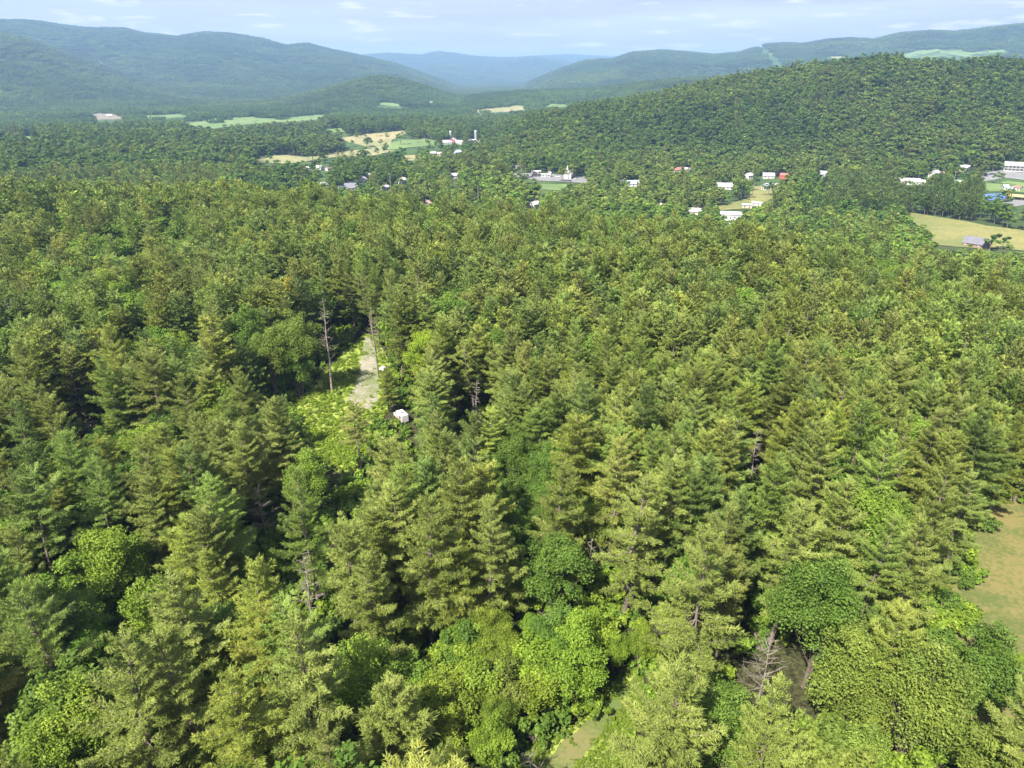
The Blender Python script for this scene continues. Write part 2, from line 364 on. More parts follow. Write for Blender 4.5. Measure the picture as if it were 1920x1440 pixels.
# stand-off prototypes for the stuff forests: one mesh per tree, coarser with distance
def proto(name, me): return bpy.data.objects.new(name, me)
PM = []; PF = []; BM = []; BF = []
for s, (hh, rr, cb) in enumerate([(22, 3.9, .28), (24, 3.6, .34), (20, 3.3, .22), (25, 4.6, .25), (21, 4.4, .3), (23, 3.4, .2)]):
    PM.append((proto('pine_mid', merged(*pine(300 + s, hh, rr, 1.15, .5, .50, 4, cb, .05, wid=.36, dens=.6, fan=.33, pw=.48), M['pine_i'], 'pine_mid')), hh, rr))
    PF.append((proto('pine_far', merged(*pine(330 + s, hh, rr, 1.5, 1.1, 1.0, 2, cb, .04, wid=.5, dens=.2, fan=.36, pw=.46), M['pine_i'], 'pine_far')), hh, rr))
for s, (hh, rr, nl, cb) in enumerate([(17, 4.6, 30, .2), (14, 3.8, 22, .15), (19, 5.2, 36, .25), (11, 3.4, 18, .08)]):
    BM.append((proto('leaf_mid', merged(*broad(400 + s, hh, rr, int(nl * 1.4), 130, .27, cb, dens=.6), M['leaf_i'], 'leaf_mid')), hh, rr))
    BF.append((proto('leaf_far', merged(*broad(430 + s, hh, rr, nl // 2, 44, .72, cb, dens=.2), M['leaf_i'], 'leaf_far')), hh, rr))
# patches of wood for the hills more than 1.6 km off: a dozen or so whole crowns each
PATCH = []
for s in range(4):
    rg = np.random.default_rng(500 + s); Vs = []; Fs = []; Cs = []; n = 0
    for k in range(16):
        gx, gy = (k % 4 - 1.5) * 8 + rg.normal() * 1.6, (k // 4 - 1.5) * 8 + rg.normal() * 1.6
        f, _ = broad(int(rg.integers(1e6)), rg.uniform(11, 17), rg.uniform(4.4, 6.2), 9, 12, 1.7, .1, dens=.1)
        c = np.clip(f[2] * .5 + rg.uniform(.05, .5), 0, 1)
        Vs.append(f[0] + [gx, gy, -2]); Fs.append(f[1] + n); Cs.append(c); n += len(f[0])
    PATCH.append(proto('wood_patch', mesh_np('wood_patch', np.concatenate(Vs), np.concatenate(Fs), M['leaf_i'], np.concatenate(Cs))))
rg = np.random.default_rng(77)
fb, wb = broad(600, 2.6, 1.9, 12, 90, .20, .0); BUSH = [(proto('shrub', merged(fb, wb, M['leaf_i'], 'shrub')), 2.6, 1.9)]
fb, wb = broad(601, 1.1, 1.2, 7, 60, .16, .0, flat=.5); BUSH.append((proto('fern', merged(fb, wb, M['leaf_i'], 'fern')), 1.1, 1.2))

# ------------------------------------------------------------------ open ground seen in the photo (pixel outlines, laid on the terrain)
def sheet(name, poly, mat, dz=.05, step=None, wob=0.0):
    pts = [hit(u, v) for u, v in poly]; P = np.array([(p[0], p[1]) for p in pts])
    if step is None: step = max(np.ptp(P[:, 0]), np.ptp(P[:, 1])) / 26
    edge = []
    for i in range(len(P)):
        a, b = P[i], P[(i + 1) % len(P)]; n = max(1, int(np.linalg.norm(b - a) / step))
        for k in range(n):
            q = a + (b - a) * k / n
            if wob and k: q = q + (RNG.random(2) - .5) * wob
            edge.append(q)
    E_ = [Vector((float(q[0]), float(q[1]))) for q in edge]; ne = len(E_)
    x0, x1, y0, y1 = P[:, 0].min(), P[:, 0].max(), P[:, 1].min(), P[:, 1].max()
    gx = np.arange(x0 + step / 2, x1, step); gy = np.arange(y0 + step / 2, y1, step)
    G = np.array([(x, y) for x in gx for y in gy]).reshape(-1, 2)
    if len(G): G = G[inpoly(G[:, 0], G[:, 1], np.array(edge))]
    vs = E_ + [Vector((float(a), float(b))) for a, b in G]
    r_ = geometry.delaunay_2d_cdt(vs, [(i, (i + 1) % ne) for i in range(ne)], [list(range(ne))], 1, 1e-4)
    xy = np.array([(v.x, v.y) for v in r_[0]]); z = height(xy[:, 0], xy[:, 1]) + dz
    m = bpy.data.meshes.new(name); m.from_pydata(np.column_stack([xy, z]).tolist(), [], [list(f) for f in r_[2]]); m.materials.append(mat)
    m.update()
    if m.polygons and m.polygons[0].normal.z < 0: m.flip_normals()
    o = link(name, m); tag(o, kind='structure'); return o
def inpoly(x, y, P):
    x = np.asarray(x, float); y = np.asarray(y, float); ins = np.zeros(x.shape, bool); n = len(P)
    for i in range(n):
        x0, y0 = P[i]; x1, y1 = P[(i + 1) % n]
        if y0 == y1: continue
        c = ((y0 > y) != (y1 > y)) & (x < (x1 - x0) * (y - y0) / (y1 - y0) + x0)
        ins ^= c
    return ins
GR_TAN = plain('cut hay stubble', (.30,.25,.12), .95, .02, .2, c2=(.19,.20,.08))
GR_GREEN = plain('pasture grass', (.15,.21,.06), .95, .025, .2, c2=(.10,.16,.045))
GR_MEADOW = plain('meadow grass', (.22,.20,.065), .95, .06, .2, c2=(.14,.16,.045), bump=.3)
GR_LAWN = plain('dry lawn', (.17,.145,.048), .95, .22, .2, c2=(.09,.11,.027), bump=.4)
GR_FERN = plain('bright ferny ground', (.27,.31,.055), .95, .5, .2, c2=(.16,.22,.035), bump=.6)
GRAVEL = plain('gravel', (.30,.27,.21), .95, .35, .2, c2=(.15,.17,.07), bump=.6)
DIRT = plain('sandy dirt', (.16,.15,.055), .95, .35, .2, c2=(.09,.13,.03), bump=.5)
ASPH = plain('worn asphalt', (.19,.185,.18), .9, .15, .15)
SAND = plain('quarry sand', (.20,.165,.115), .9, .02, .1)
COURT = plain('blue court paint', (.10,.17,.42), .6, .2, .15)
MEADOWS = [
 ('hay_field', [(636,259),(700,250),(757,245),(762,250),(735,262),(733,272),(715,283),(690,277),(655,268)], GR_TAN),
 ('pasture', [(733,268),(750,263),(795,260),(828,268),(812,274),(750,279),(715,283)], GR_GREEN),
 ('hay_field', [(488,292),(540,291),(575,295),(640,285),(700,279),(742,283),(705,291),(645,294),(560,305),(520,307),(476,306)], GR_TAN),
 ('pasture', [(335,232),(400,222),(470,219),(520,223),(545,219),(618,214),(612,223),(540,229),(480,232),(400,241)], GR_GREEN),
 ('pasture', [(208,246),(240,247),(236,252),(212,252)], GR_GREEN),
 ('pasture', [(333,262),(368,263),(364,268),(337,268)], GR_GREEN),
 ('hay_field', [(606,243),(642,240),(645,248),(612,249)], GR_GREEN),
 ('sand_pit', [(168,212),(215,213),(245,222),(182,225)], SAND),
 ('pasture', [(262,217),(350,213),(352,219),(270,222)], GR_GREEN),
 ('pasture', [(-60,259),(70,255),(75,262),(-60,266)], GR_GREEN),
 ('hay_field', [(86,269),(140,270),(138,276),(92,276)], GR_TAN),
 ('pasture', [(718,192),(762,196),(750,200),(700,197)], GR_GREEN),
 ('hay_field', [(885,207),(940,201),(983,197),(987,205),(900,213)], GR_TAN),
 ('pasture', [(1023,196),(1066,194),(1066,201),(1028,202)], GR_GREEN),
 ('meadow', [(1672,396),(1720,401),(1780,411),(1850,424),(1930,434),(2100,450),(2100,480),(1930,472),(1870,466),(1800,464),(1750,460),(1742,436),(1710,416)], GR_MEADOW),
 ('hay_field', [(752,292),(788,291),(788,301),(757,302)], GR_TAN),
 ('pasture', [(1688,104),(1710,97),(1760,92),(1795,91),(1812,97),(1852,98),(1840,105),(1790,109),(1740,109),(1700,109)], GR_GREEN),
 ('pasture', [(1852,95),(1888,93),(1882,100),(1855,100)], GR_GREEN),
 ('hay_field', [(1555,105),(1580,106),(1578,110),(1560,109)], GR_TAN),
 ('power_line_cut', [(1421,84),(1431,84),(1450,100),(1472,128),(1462,130),(1440,103)], GR_GREEN),
 ('parking_lot', [(950,325),(990,325),(1050,328),(1102,332),(1102,344),(1050,341),(1010,339),(965,333)], ASPH),
 ('pasture', [(1012,345),(1066,346),(1052,358),(1016,356)], GR_GREEN),
 ('road', [(1838,326),(1880,320),(1940,322),(2050,326),(2050,346),(1940,341),(1880,334),(1845,340)], ASPH),
 ('verge_grass', [(1848,344),(1890,340),(1950,348),(1950,362),(1890,360),(1850,360)], GR_GREEN),
 ('sports_court', [(1846,365),(1882,363),(1890,373),(1850,377)], COURT),
 ('driveway', [(1868,384),(1905,374),(1990,368),(1990,384),(1920,385),(1880,391)], ASPH),
 ('yard_grass', [(1415,350),(1445,346),(1450,372),(1400,392),(1340,396),(1345,388),(1400,372)], GR_MEADOW),
]
CLEAR = [p for _, p, _ in MEADOWS]
TRACK = [(685,632),(696,634),(705,664),(710,700),(711,730),(707,756),(690,772),(668,766),(648,754),(664,728),(671,700),(678,668)]
CLEARING = [(636,668),(684,626),(706,630),(724,668),(744,690),(740,740),(724,776),(700,806),(684,860),(654,896),(606,872),(568,812),(536,762),(590,724),(612,696)]
LAWN = [(1862,952),(1925,958),(2300,1010),(2400,1150),(2120,1240),(2060,1500),(1965,1500),(1940,1400),(1922,1300),(1890,1216),(1818,1192),(1812,1150),(1826,1050),(1846,1000)]
GLADE = [(985,1410),(1040,1375),(1104,1345),(1122,1300),(1176,1258),(1206,1268),(1210,1320),(1186,1380),(1166,1440),(1150,1500),(980,1500)]
PATH = [(1010,1440),(1060,1385),(1110,1345),(1150,1310),(1190,1268),(1196,1280),(1160,1340),(1115,1395),(1070,1450),(1030,1490)]
CLEAR += [CLEARING, LAWN, GLADE]
sheet('clearing', CLEARING, GR_FERN, .05, 2.0); sheet('dirt_track', TRACK, GRAVEL, .10, 1.5, .6)
sheet('lawn', [(1848,930),(1925,940),(2320,1000),(2520,1300),(2320,1580),(1960,1580),(1840,1500),(1800,1380),(1775,1230),(1780,1120),(1806,1030)], GR_LAWN, .05, 3.0); sheet('glade', GLADE, GR_FERN, .05, 1.5); sheet('footpath', PATH, DIRT, .10, 1.2, .5)
for nm, P_, mt in MEADOWS: sheet(nm, P_, mt, .35 if nm not in ('sports_court',) else .5)

# ------------------------------------------------------------------ ground, one sheet to beyond the far hills
azs = np.radians(np.concatenate([np.arange(-180, -48, 4.), np.arange(-48, 48, .2), np.arange(48, 180.1, 4.)]))
rs = np.concatenate([[1.0], np.geomspace(8, 16000, 620)])
A_, R_ = np.meshgrid(azs, rs); GX = R_ * np.sin(A_); GY = R_ * np.cos(A_); GZ = height(GX, GY)
nr, na = A_.shape; idx = np.arange(nr * na).reshape(nr, na)
Fg = np.stack([idx[:-1, :-1], idx[:-1, 1:], idx[1:, 1:], idx[1:, :-1]], -1).reshape(-1, 4)
def ground_mat():
    m, nt, out = new_mat('forest floor and wooded slopes'); b = N(nt.nodes, 'ShaderNodeBsdfPrincipled'); b.inputs['Roughness'].default_value = .95
    b.inputs['Specular IOR Level'].default_value = .1
    t = N(nt.nodes, 'ShaderNodeTexCoord'); n1 = N(nt.nodes, 'ShaderNodeTexNoise'); n1.inputs['Scale'].default_value = 1.6; n1.inputs['Detail'].default_value = 10; n1.inputs['Roughness'].default_value = .75
    n2 = N(nt.nodes, 'ShaderNodeTexNoise'); n2.inputs['Scale'].default_value = .02; n2.inputs['Detail'].default_value = 8; n2.inputs['Roughness'].default_value = .7
    r1 = N(nt.nodes, 'ShaderNodeValToRGB'); r1.color_ramp.elements[0].color = (.022,.017,.011,1); r1.color_ramp.elements[1].color = (.075,.085,.03,1)
    r1.color_ramp.elements[0].position = .4; r1.color_ramp.elements[1].position = .62
    r2 = N(nt.nodes, 'ShaderNodeValToRGB'); r2.color_ramp.elements[0].color = (.03,.06,.02,1); r2.color_ramp.elements[1].color = (.075,.12,.035,1)
    r2.color_ramp.elements[0].position = .35; r2.color_ramp.elements[1].position = .65
    # beyond 400 m the floor is brushy and green
    ln = N(nt.nodes, 'ShaderNodeVectorMath'); ln.operation = 'LENGTH'; mr = N(nt.nodes, 'ShaderNodeMapRange'); mr.inputs[1].default_value = 300; mr.inputs[2].default_value = 800
    mx = N(nt.nodes, 'ShaderNodeMixRGB'); L = nt.links.new
    L(t.outputs['Object'], n1.inputs[0]); L(t.outputs['Object'], n2.inputs[0]); L(n1.outputs[0], r1.inputs[0]); L(n2.outputs[0], r2.inputs[0])
    L(t.outputs['Object'], ln.inputs[0]); L(ln.outputs['Value'], mr.inputs[0]); L(mr.outputs[0], mx.inputs[0]); L(r1.outputs[0], mx.inputs[1]); L(r2.outputs[0], mx.inputs[2])
    L(mx.outputs[0], b.inputs[0]); L(b.outputs[0], out.inputs[0]); return m
tag(link('ground', mesh_np('ground', np.stack([GX, GY, GZ], -1), Fg, ground_mat(), smooth=True)), kind='structure')

exec_objects = []          # (u, v, half width px, height m, ...) boxes kept clear of trees are added by the buildings below
BLOCK = []                 # world discs no tree may stand in
EYE = []                   # small pixel boxes through which a building shows: u0, v0, u1, v1
# ------------------------------------------------------------------ buildings, vehicles, poles
PAINT = {}
def paint(c, rough=.6, sc=1.2, var=.08):
    key = (c, rough)
    if key not in PAINT: PAINT[key] = plain('painted surface', c, rough, sc, var)
    return PAINT[key]
WHITE = (.50,.49,.47); CREAM = (.46,.41,.32); GREY = (.34,.34,.35); DGREY = (.17,.17,.19); RED = (.42,.07,.06); BROWN = (.22,.14,.10); LTGREY = (.36,.35,.35); BLUE = (.38,.46,.58)
GLASS = plain('window glass', (.04,.05,.06), .12, 1, .1, .6)
def box(V, F, x0, y0, z0, x1, y1, z1):
    n = len(V); V += [(x0,y0,z0),(x1,y0,z0),(x1,y1,z0),(x0,y1,z0),(x0,y0,z1),(x1,y0,z1),(x1,y1,z1),(x0,y1,z1)]
    F += [(n,n+3,n+2,n+1),(n+4,n+5,n+6,n+7),(n,n+1,n+5,n+4),(n+1,n+2,n+6,n+5),(n+2,n+3,n+7,n+6),(n+3,n,n+4,n+7)]
def pm(name, V, F, mat, parent=None, bevel=0):
    m = bpy.data.meshes.new(name); m.from_pydata(V, [], F); m.materials.append(mat); m.update(); o = link(name, m, parent)
    if bevel:
        b = o.modifiers.new('bevel', 'BEVEL'); b.width = bevel; b.segments = 2
    return o
def boxes(name, L, mat, parent=None, bevel=0):
    V = []; F = []
    for b in L: box(V, F, *b)
    return pm(name, V, F, mat, parent, bevel)
def gable(w, d, h, rh):      # wall prism, ridge along x
    V = [(-w/2,-d/2,-1),(w/2,-d/2,-1),(w/2,d/2,-1),(-w/2,d/2,-1),(-w/2,-d/2,h),(w/2,-d/2,h),(w/2,d/2,h),(-w/2,d/2,h),(-w/2,0,h+rh),(w/2,0,h+rh)]
    return V, [(0,3,2,1),(0,1,5,4),(2,3,7,6),(1,2,6,9,5),(3,0,4,8,7),(4,5,9,8),(6,7,8,9)]
def roofmesh(w, prof, o=.5, th=.22):  # extruded profile (y, z) along x
    n = len(prof); V = []
    for x in (-w/2 - o, w/2 + o):
        V += [(x, y, z + .06) for y, z in prof] + [(x, y, z + .06 + th) for y, z in prof]
    F = []; k = 2 * n
    for i in range(n - 1):
        F += [(i, k+i, k+i+1, i+1), (n+i, n+i+1, k+n+i+1, k+n+i), (i, i+1, n+i+1, n+i), (k+i, k+n+i, k+n+i+1, k+i+1)]
    F += [(0, n, k+n, k), (n-1, k+n-1, k+2*n-1, 2*n-1)]
    return V, F
def windows(root, w, d, h, rows, cols, mat=None, door=True):
    for fy, sg in ((-d/2, -1), (d/2, 1)):
        for r_ in range(rows):
            for c in range(cols):
                x = (c + .5) / cols * w - w/2; z = 1.0 + r_ * 2.7
                if door and r_ == 0 and c == cols // 2:
                    if sg < 0: boxes('door', [(x-.5, fy-.06, 0, x+.5, fy-.003, 2.1)], paint(BROWN), root)
                    continue
                f = boxes('window', [(x-.62, min(fy, fy+sg*.07)+ (0 if sg<0 else .003), z-.1, x+.62, max(fy, fy+sg*.07)-(0.003 if sg<0 else 0), z+1.4)], paint(WHITE), root)
                boxes('pane', [(x-.5, min(fy+sg*.072, fy+sg*.09), z, x+.5, max(fy+sg*.072, fy+sg*.09), z+1.3)], GLASS, f)
    for sg in (-1, 1):
        for q in (-.22, .22):
            f = boxes('window', [(sg*w/2+.003 if sg > 0 else sg*w/2-.07, q*d-.55, .9, sg*w/2+.07 if sg > 0 else sg*w/2-.003, q*d+.55, 2.4)], paint(WHITE), root)
            boxes('pane', [(sg*w/2+.072 if sg > 0 else sg*w/2-.09, q*d-.43, 1.0, sg*w/2+.09 if sg > 0 else sg*w/2-.072, q*d+.43, 2.3)], GLASS, f)
def site(u, v, wpx, rad=None, up=None, clear=True):
    x, y, z = hit(u, v); dist = math.hypot(math.hypot(x, y), HCAM - z); s = FPX / dist
    if clear: EYE.append((u - wpx * .42, v - (up or wpx * .6), u + wpx * .42, v - (up or wpx * .6) * .22, math.hypot(x, y) - 4))
    return x, y, z, dist
def house(u, v, wpx, label, wall=WHITE, roof=GREY, rot=0, d=None, h=3.0, rh=None, name='house', rows=1, cat='house', chim=True, up=None, facing=True):
    x, y, z, dist = site(u, v, wpx, up=up); w = wpx * dist / FPX; d = d or min(9., w * .7); rh = rh or d * .32
    root = link(name, None, None, (x, y, z), (0, 0, rot - math.atan2(x, y))); tag(root, label, cat, 'houses and buildings of the valley')
    root.empty_display_size = 1; BLOCK.append((x, y, max(w, d) * .55 + 1.5))
    V, F = gable(w, d, h, rh); pm('wall', V, F, paint(wall), root)
    ov = .5; k = rh / (d / 2)
    rf = pm('roof', *roofmesh(w, [(-d/2-ov, h-ov*k), (0, h+rh), (d/2+ov, h-ov*k)]), paint(roof, .7), root)
    if chim: boxes('chimney', [(w*.18, .4, h+rh-1.0, w*.18+.8, 1.2, h+rh+1.1)], paint((.30,.13,.10)), rf)
    windows(root, w, d, h, rows, max(2, int(w / 3.2)))
    return root
H_ = house
H_(889,268,22,'long white farm building with a grey roof left of the wooded hill', WHITE, LTGREY, .2, name='farm_building', cat='farm building')
H_(838,270,16,'low white shed left of the red barn', WHITE, WHITE, .3, chim=False, name='shed', cat='shed')
H_(861,270,14,'white shed right of the red barn', WHITE, LTGREY, -.3, chim=False, name='shed', cat='shed')
H_(812,291,9,'small white house below the red barn', WHITE, WHITE, .4)
H_(825,292,8,'tiny house with a reddish wall below the barn', (.55,.28,.24), LTGREY, -.2)
H_(857,289,13,'small blue-white house right below the red barn', WHITE, BLUE, .5)
H_(578,319,9,'small white house farthest left in the village', WHITE, LTGREY, .3)
H_(599,318,10,'white house at the left end of the village', WHITE, WHITE, -.5)
H_(616,320,10,'white house with brown porch at the village\'s left end', WHITE, BROWN, .8)
H_(652,357,32,'long grey-roofed building at the forest\'s far edge', LTGREY, DGREY, .15, d=12, name='warehouse', cat='building')
H_(607,351,14,'pale low house peeping over the pines at left', WHITE, LTGREY, .1)
H_(681,344,14,'white gabled house behind the pines', WHITE, LTGREY, 1.2, h=4.5, up=14)
H_(691,333,9,'small white house among trees above the gabled one', WHITE, LTGREY, .2)
H_(722,356,12,'pale beige shed beside the power pole', CREAM, LTGREY, .6, name='shed', cat='shed', up=14)
H_(755,345,14,'bright white gabled house right of the power pole', WHITE, WHITE, 1.1, h=4.5, up=16)
H_(851,334,15,'white house high among trees in mid village', WHITE, WHITE, .3, up=12)
H_(800,388,19,'white gabled house with a pinkish tan roof at the wood\'s edge', WHITE, (.50,.33,.27), 1.25, up=16)
H_(1002,392,18,'white house with a small porch right of the tall pole', WHITE, WHITE, .9, h=4.5, up=16)
H_(967,316,9,'small white house left of the parking lot', WHITE, LTGREY, .3)
H_(1005,329,16,'cream flat shop building beside the parking lot', CREAM, WHITE, .05, h=4.5, rh=.6, name='shop', cat='shop', chim=False, up=12)
H_(1021,332,12,'low white annex right of the cream shop', WHITE, LTGREY, .05, rh=.6, chim=False, name='annex', cat='building')
H_(1030,332,8,'small white gabled house by the parking lot', WHITE, WHITE, 1.4, h=4.5, up=14)
H_(1186,349,21,'white house with a pale blue roof in mid village', WHITE, BLUE, .25, up=16)
H_(1272,323,18,'house with a red roof at the hill\'s foot', LTGREY, (.27,.12,.105), .1, up=11)
H_(1357,354,29,'long white house with a grey roof right of centre', WHITE, LTGREY, .12, up=13)
H_(1404,336,15,'white gabled house at the foot of the hill', WHITE, WHITE, .9, h=4.5, up=14)
H_(1440,334,18,'low white house left of the red barn', WHITE, LTGREY, .2)
H_(1545,331,20,'pale house left of the two pale willows', WHITE, LTGREY, .15, up=12)
H_(1435,356,13,'grey-white steep-roofed house between trees', LTGREY, BLUE, 1.1, h=4.5, up=18)
H_(1420,386,18,'white mobile home set aslant on the yard', WHITE, WHITE, -.5, d=5, rh=.5, name='mobile_home', cat='mobile home', chim=False, up=10)
H_(1400,390,16,'pale mobile home left of the slanting one', CREAM, WHITE, .1, d=5, rh=.5, name='mobile_home', cat='mobile home', chim=False, up=10)
H_(1369,408,34,'big low white flat-roofed shed nearest the forest', WHITE, WHITE, .05, d=14, rh=.8, h=3.6, name='white_shed', cat='shed', chim=False, up=14)
H_(1366,419,18,'small white trailer in front of the big white shed', WHITE, WHITE, .1, d=4, rh=.4, h=2.6, name='trailer', cat='trailer', chim=False, up=7)
H_(1302,402,24,'long pale house left of the big white shed', CREAM, LTGREY, -.1, d=7, up=9)
H_(1236,390,8,'tiny pale house deep in the trees', CREAM, WHITE, .2)
H_(1702,345,31,'long ranch house with a grey roof behind the treeline', WHITE, (.36,.33,.31), .1, up=13)
H_(1751,332,16,'white steep-gabled house with a grey roof', WHITE, GREY, 1.15, h=4.5, up=16)
H_(1725,346,11,'small white garage right of the ranch house', WHITE, WHITE, .2, name='garage', cat='garage', chim=False)
H_(1811,320,18,'low long house with a pale roof left of the road', CREAM, LTGREY, 0, up=10)
H_(1768,330,9,'small dark-roofed house right of the steep gable', WHITE, BROWN, .4)
H_(1887,356,12,'white house with a grey roof above the court', WHITE, BLUE, .5, up=9)
H_(1289,322,10,'tiny white house beside the red-roofed one', WHITE, WHITE, -.4)
H_(1168,345,8,'small pale garage left of the blue-roofed house', CREAM, WHITE, .3, name='garage', cat='garage', chim=False)
H_(1452,352,9,'tiny pale house right of the steep-roofed one', CREAM, LTGREY, .5)
H_(1795,346,9,'small pale shed behind the meadow treeline', CREAM, LTGREY, .1, chim=False, name='shed', cat='shed')
H_(1906,357,10,'small house with a brown roof above the pavilion', WHITE, BROWN, -.3)
H_(807,194,7,'lone white farmhouse far off below the middle hill', WHITE, WHITE, .3)
H_(205,219,7,'white farm shed in the far sand pit', WHITE, WHITE, .1, name='shed', cat='shed', chim=False)
H_(1160,94,4,'white speck of a house high on the right mountain', WHITE, WHITE, .1, chim=False)
# two-storey white house with porches
r0 = H_(1899,320,24,'tall white two-storey house with porches by the road', WHITE, WHITE, .1, d=9, h=6.0, rows=2, up=24)
w_ = 24 * math.hypot(r0.location.x, r0.location.y) / FPX
pf = boxes('porch', [(-w_/2, -6.8, -.4, w_/2, -4.52, .2), (-w_/2, -6.8, 2.9, w_/2, -4.52, 3.1), (-w_/2-.2, -7.0, 5.7, w_/2+.2, -4.52, 5.9)], paint(WHITE), r0)
for k in range(6): boxes('post', [(-w_/2+.1+k*(w_-.4)/5, -6.7, .2, -w_/2+.3+k*(w_-.4)/5, -6.5, 5.7)], paint(WHITE), pf)
# red barn with white trim, silo beside the long farm building
rb = H_(849,269,20,'red gambrel barn with white gables left of the wooded hill', RED, LTGREY, 1.35, h=5.5, name='barn', cat='barn', chim=False, up=14)
H_(1469,335,13,'small bright red barn at the foot of the hill', (.55,.10,.07), (.34,.14,.11), .3, h=4, name='barn', cat='barn', chim=False, up=12)
def silo(u, v, hh, rr, label):
    x, y, z, dist = site(u, v, 5, up=hh * 1.0); root = link('silo', None, None, (x, y, z)); tag(root, label, 'silo'); BLOCK.append((x, y, rr + 2))
    t = TB(); t.tube([(0,0,-1),(0,0,hh)], [rr, rr], 16); v_, f_, c_ = t.out(); link('tank', mesh_np('tank', v_, f_, paint(LTGREY), smooth=True), root)
    t = TB(); t.tube([(0,0,hh+.005),(0,0,hh+.8),(0,0,hh+1.5),(0,0,hh+1.8)], [rr+.1, rr*.8, rr*.45, .05], 16); v_, f_, c_ = t.out(); link('dome', mesh_np('dome', v_, f_, paint(WHITE), smooth=True), root)
silo(892, 263, 15, 2.2, 'pale silo rising beside the long white farm building')
silo(845, 262, 13, 2.2, 'pale silo just behind the red gambrel barn')
# gambrel barn on the meadow
x, y, z, dist = site(1830, 463, 40, up=20, clear=True); root = link('barn', None, None, (x, y, z), (0, 0, -math.atan2(x, y) - .32)); BLOCK.append((x, y, 12))
tag(root, 'grey-roofed gambrel barn standing on the yellow meadow', 'barn', 'houses and buildings of the valley')
L_ = 14.; d_ = 8.; prof = [(-d_/2, 2.8), (-d_*.34, 5.0), (0, 6.3), (d_*.34, 5.0), (d_/2, 2.8)]
pr = [(-d_/2, -1)] + prof + [(d_/2, -1)]; n_ = len(pr)
V = [(-L_/2, a, b) for a, b in pr] + [(L_/2, a, b) for a, b in pr]
F = [tuple(range(n_ - 1, -1, -1)), tuple(range(n_, 2 * n_))] + [(i, i + 1, n_ + i + 1, n_ + i) for i in range(n_ - 1)] + [(n_ - 1, 0, n_, 2 * n_ - 1)]
F = [tuple(reversed(f)) for f in F]
pm('wall', V, F, plain('weathered boards', (.27,.17,.15), .9, .8, .3), root)
pm('roof', *roofmesh(L_, [(-d_/2-.5, 2.3)] + prof[1:4] + [(d_/2+.5, 2.3)], .5), plain('grey barn roofing', (.15,.145,.165), .7, .5, .15), root)
boxes('door', [(L_/2+.003, -1.8, 0, L_/2+.1, 1.8, 3.4)], paint((.12,.09,.08)), root)
boxes('window', [(L_/2+.003, -.5, 3.6, L_/2+.08, .5, 4.6)], paint(WHITE), root)
for k in range(3): boxes('window', [(-6+k*4, -d_/2-.08, 1.2, -5+k*4, -d_/2-.003, 2.2)], paint(WHITE), root)
# church with a white steeple
x, y, z, dist = site(1066, 334, 10, up=24); root = link('church', None, None, (x, y, z), (0, 0, 1.3)); BLOCK.append((x, y, 9)); tag(root, 'white church with a tall thin steeple beside the parking lot', 'church')
V, F = gable(14, 8, 4.5, 3); pm('wall', V, F, paint(WHITE), root); pm('roof', *roofmesh(14, [(-4.4, 4.2), (0, 7.5), (4.4, 4.2)], .3), paint(LTGREY), root)
tw_ = boxes('tower', [(-8.5, -1.5, -1, -7.003, 1.5, 9)], paint(WHITE), root)
t = TB(); t.tube([(-7.75,0,9.003),(-7.75,0,11),(-7.75,0,11.01),(-7.75,0,14.5)], [1.2, 1.1, .9, .05], 8); v_, f_, c_ = t.out(); link('spire', mesh_np('spire', v_, f_, paint(WHITE)), root)
windows(root, 14, 8, 4, 1, 4, door=False)
# open pavilion with an orange roof by the court
x, y, z, dist = site(1910, 374, 32, up=9); root = link('pavilion', None, None, (x, y, z), (0, 0, -.75)); BLOCK.append((x, y, 12)); tag(root, 'open pavilion with a flat orange-tan roof beside the blue court', 'pavilion')
pm('roof', *roofmesh(20, [(-6, 3.0), (0, 3.9), (6, 3.0)], .6, .35), paint((.72,.42,.16)), root)
for sx in (-9, -3, 3, 9):
    for sy in (-5, 5): boxes('post', [(sx-.15, sy-.15, -.5, sx+.15, sy+.15, 3.2)], paint(BROWN), root)
boxes('bench', [(-7, -3, .4, 7, -2.2, .5), (-7, 2.2, .4, 7, 3, .5)], paint(BROWN), root)
# cars
def car_meshes(): 
    V = [(-2.2,-.9,.35),(2.2,-.9,.35),(2.2,.9,.35),(-2.2,.9,.35),(-2.25,-.92,.85),(2.2,-.9,.8),(2.2,.9,.8),(-2.25,.92,.85),(-1.9,-.8,.98),(.95,-.82,.98),(.95,.82,.98),(-1.9,.8,.98)]
    F = [(0,3,2,1),(0,1,5,4),(1,2,6,5),(2,3,7,6),(3,0,4,7),(4,5,9,8),(5,6,10,9),(6,7,11,10),(7,4,8,11),(8,9,10,11)]
    cabin = [(-1.75,-.76,.985),(.9,-.76,.985),(.9,.76,.985),(-1.75,.76,.985),(-1.3,-.62,1.48),(.25,-.62,1.5),(.25,.62,1.5),(-1.3,.62,1.48)]
    cf = [(0,3,2,1),(4,5,6,7),(0,1,5,4),(1,2,6,5),(2,3,7,6),(3,0,4,7)]
    return V, F, cabin, cf
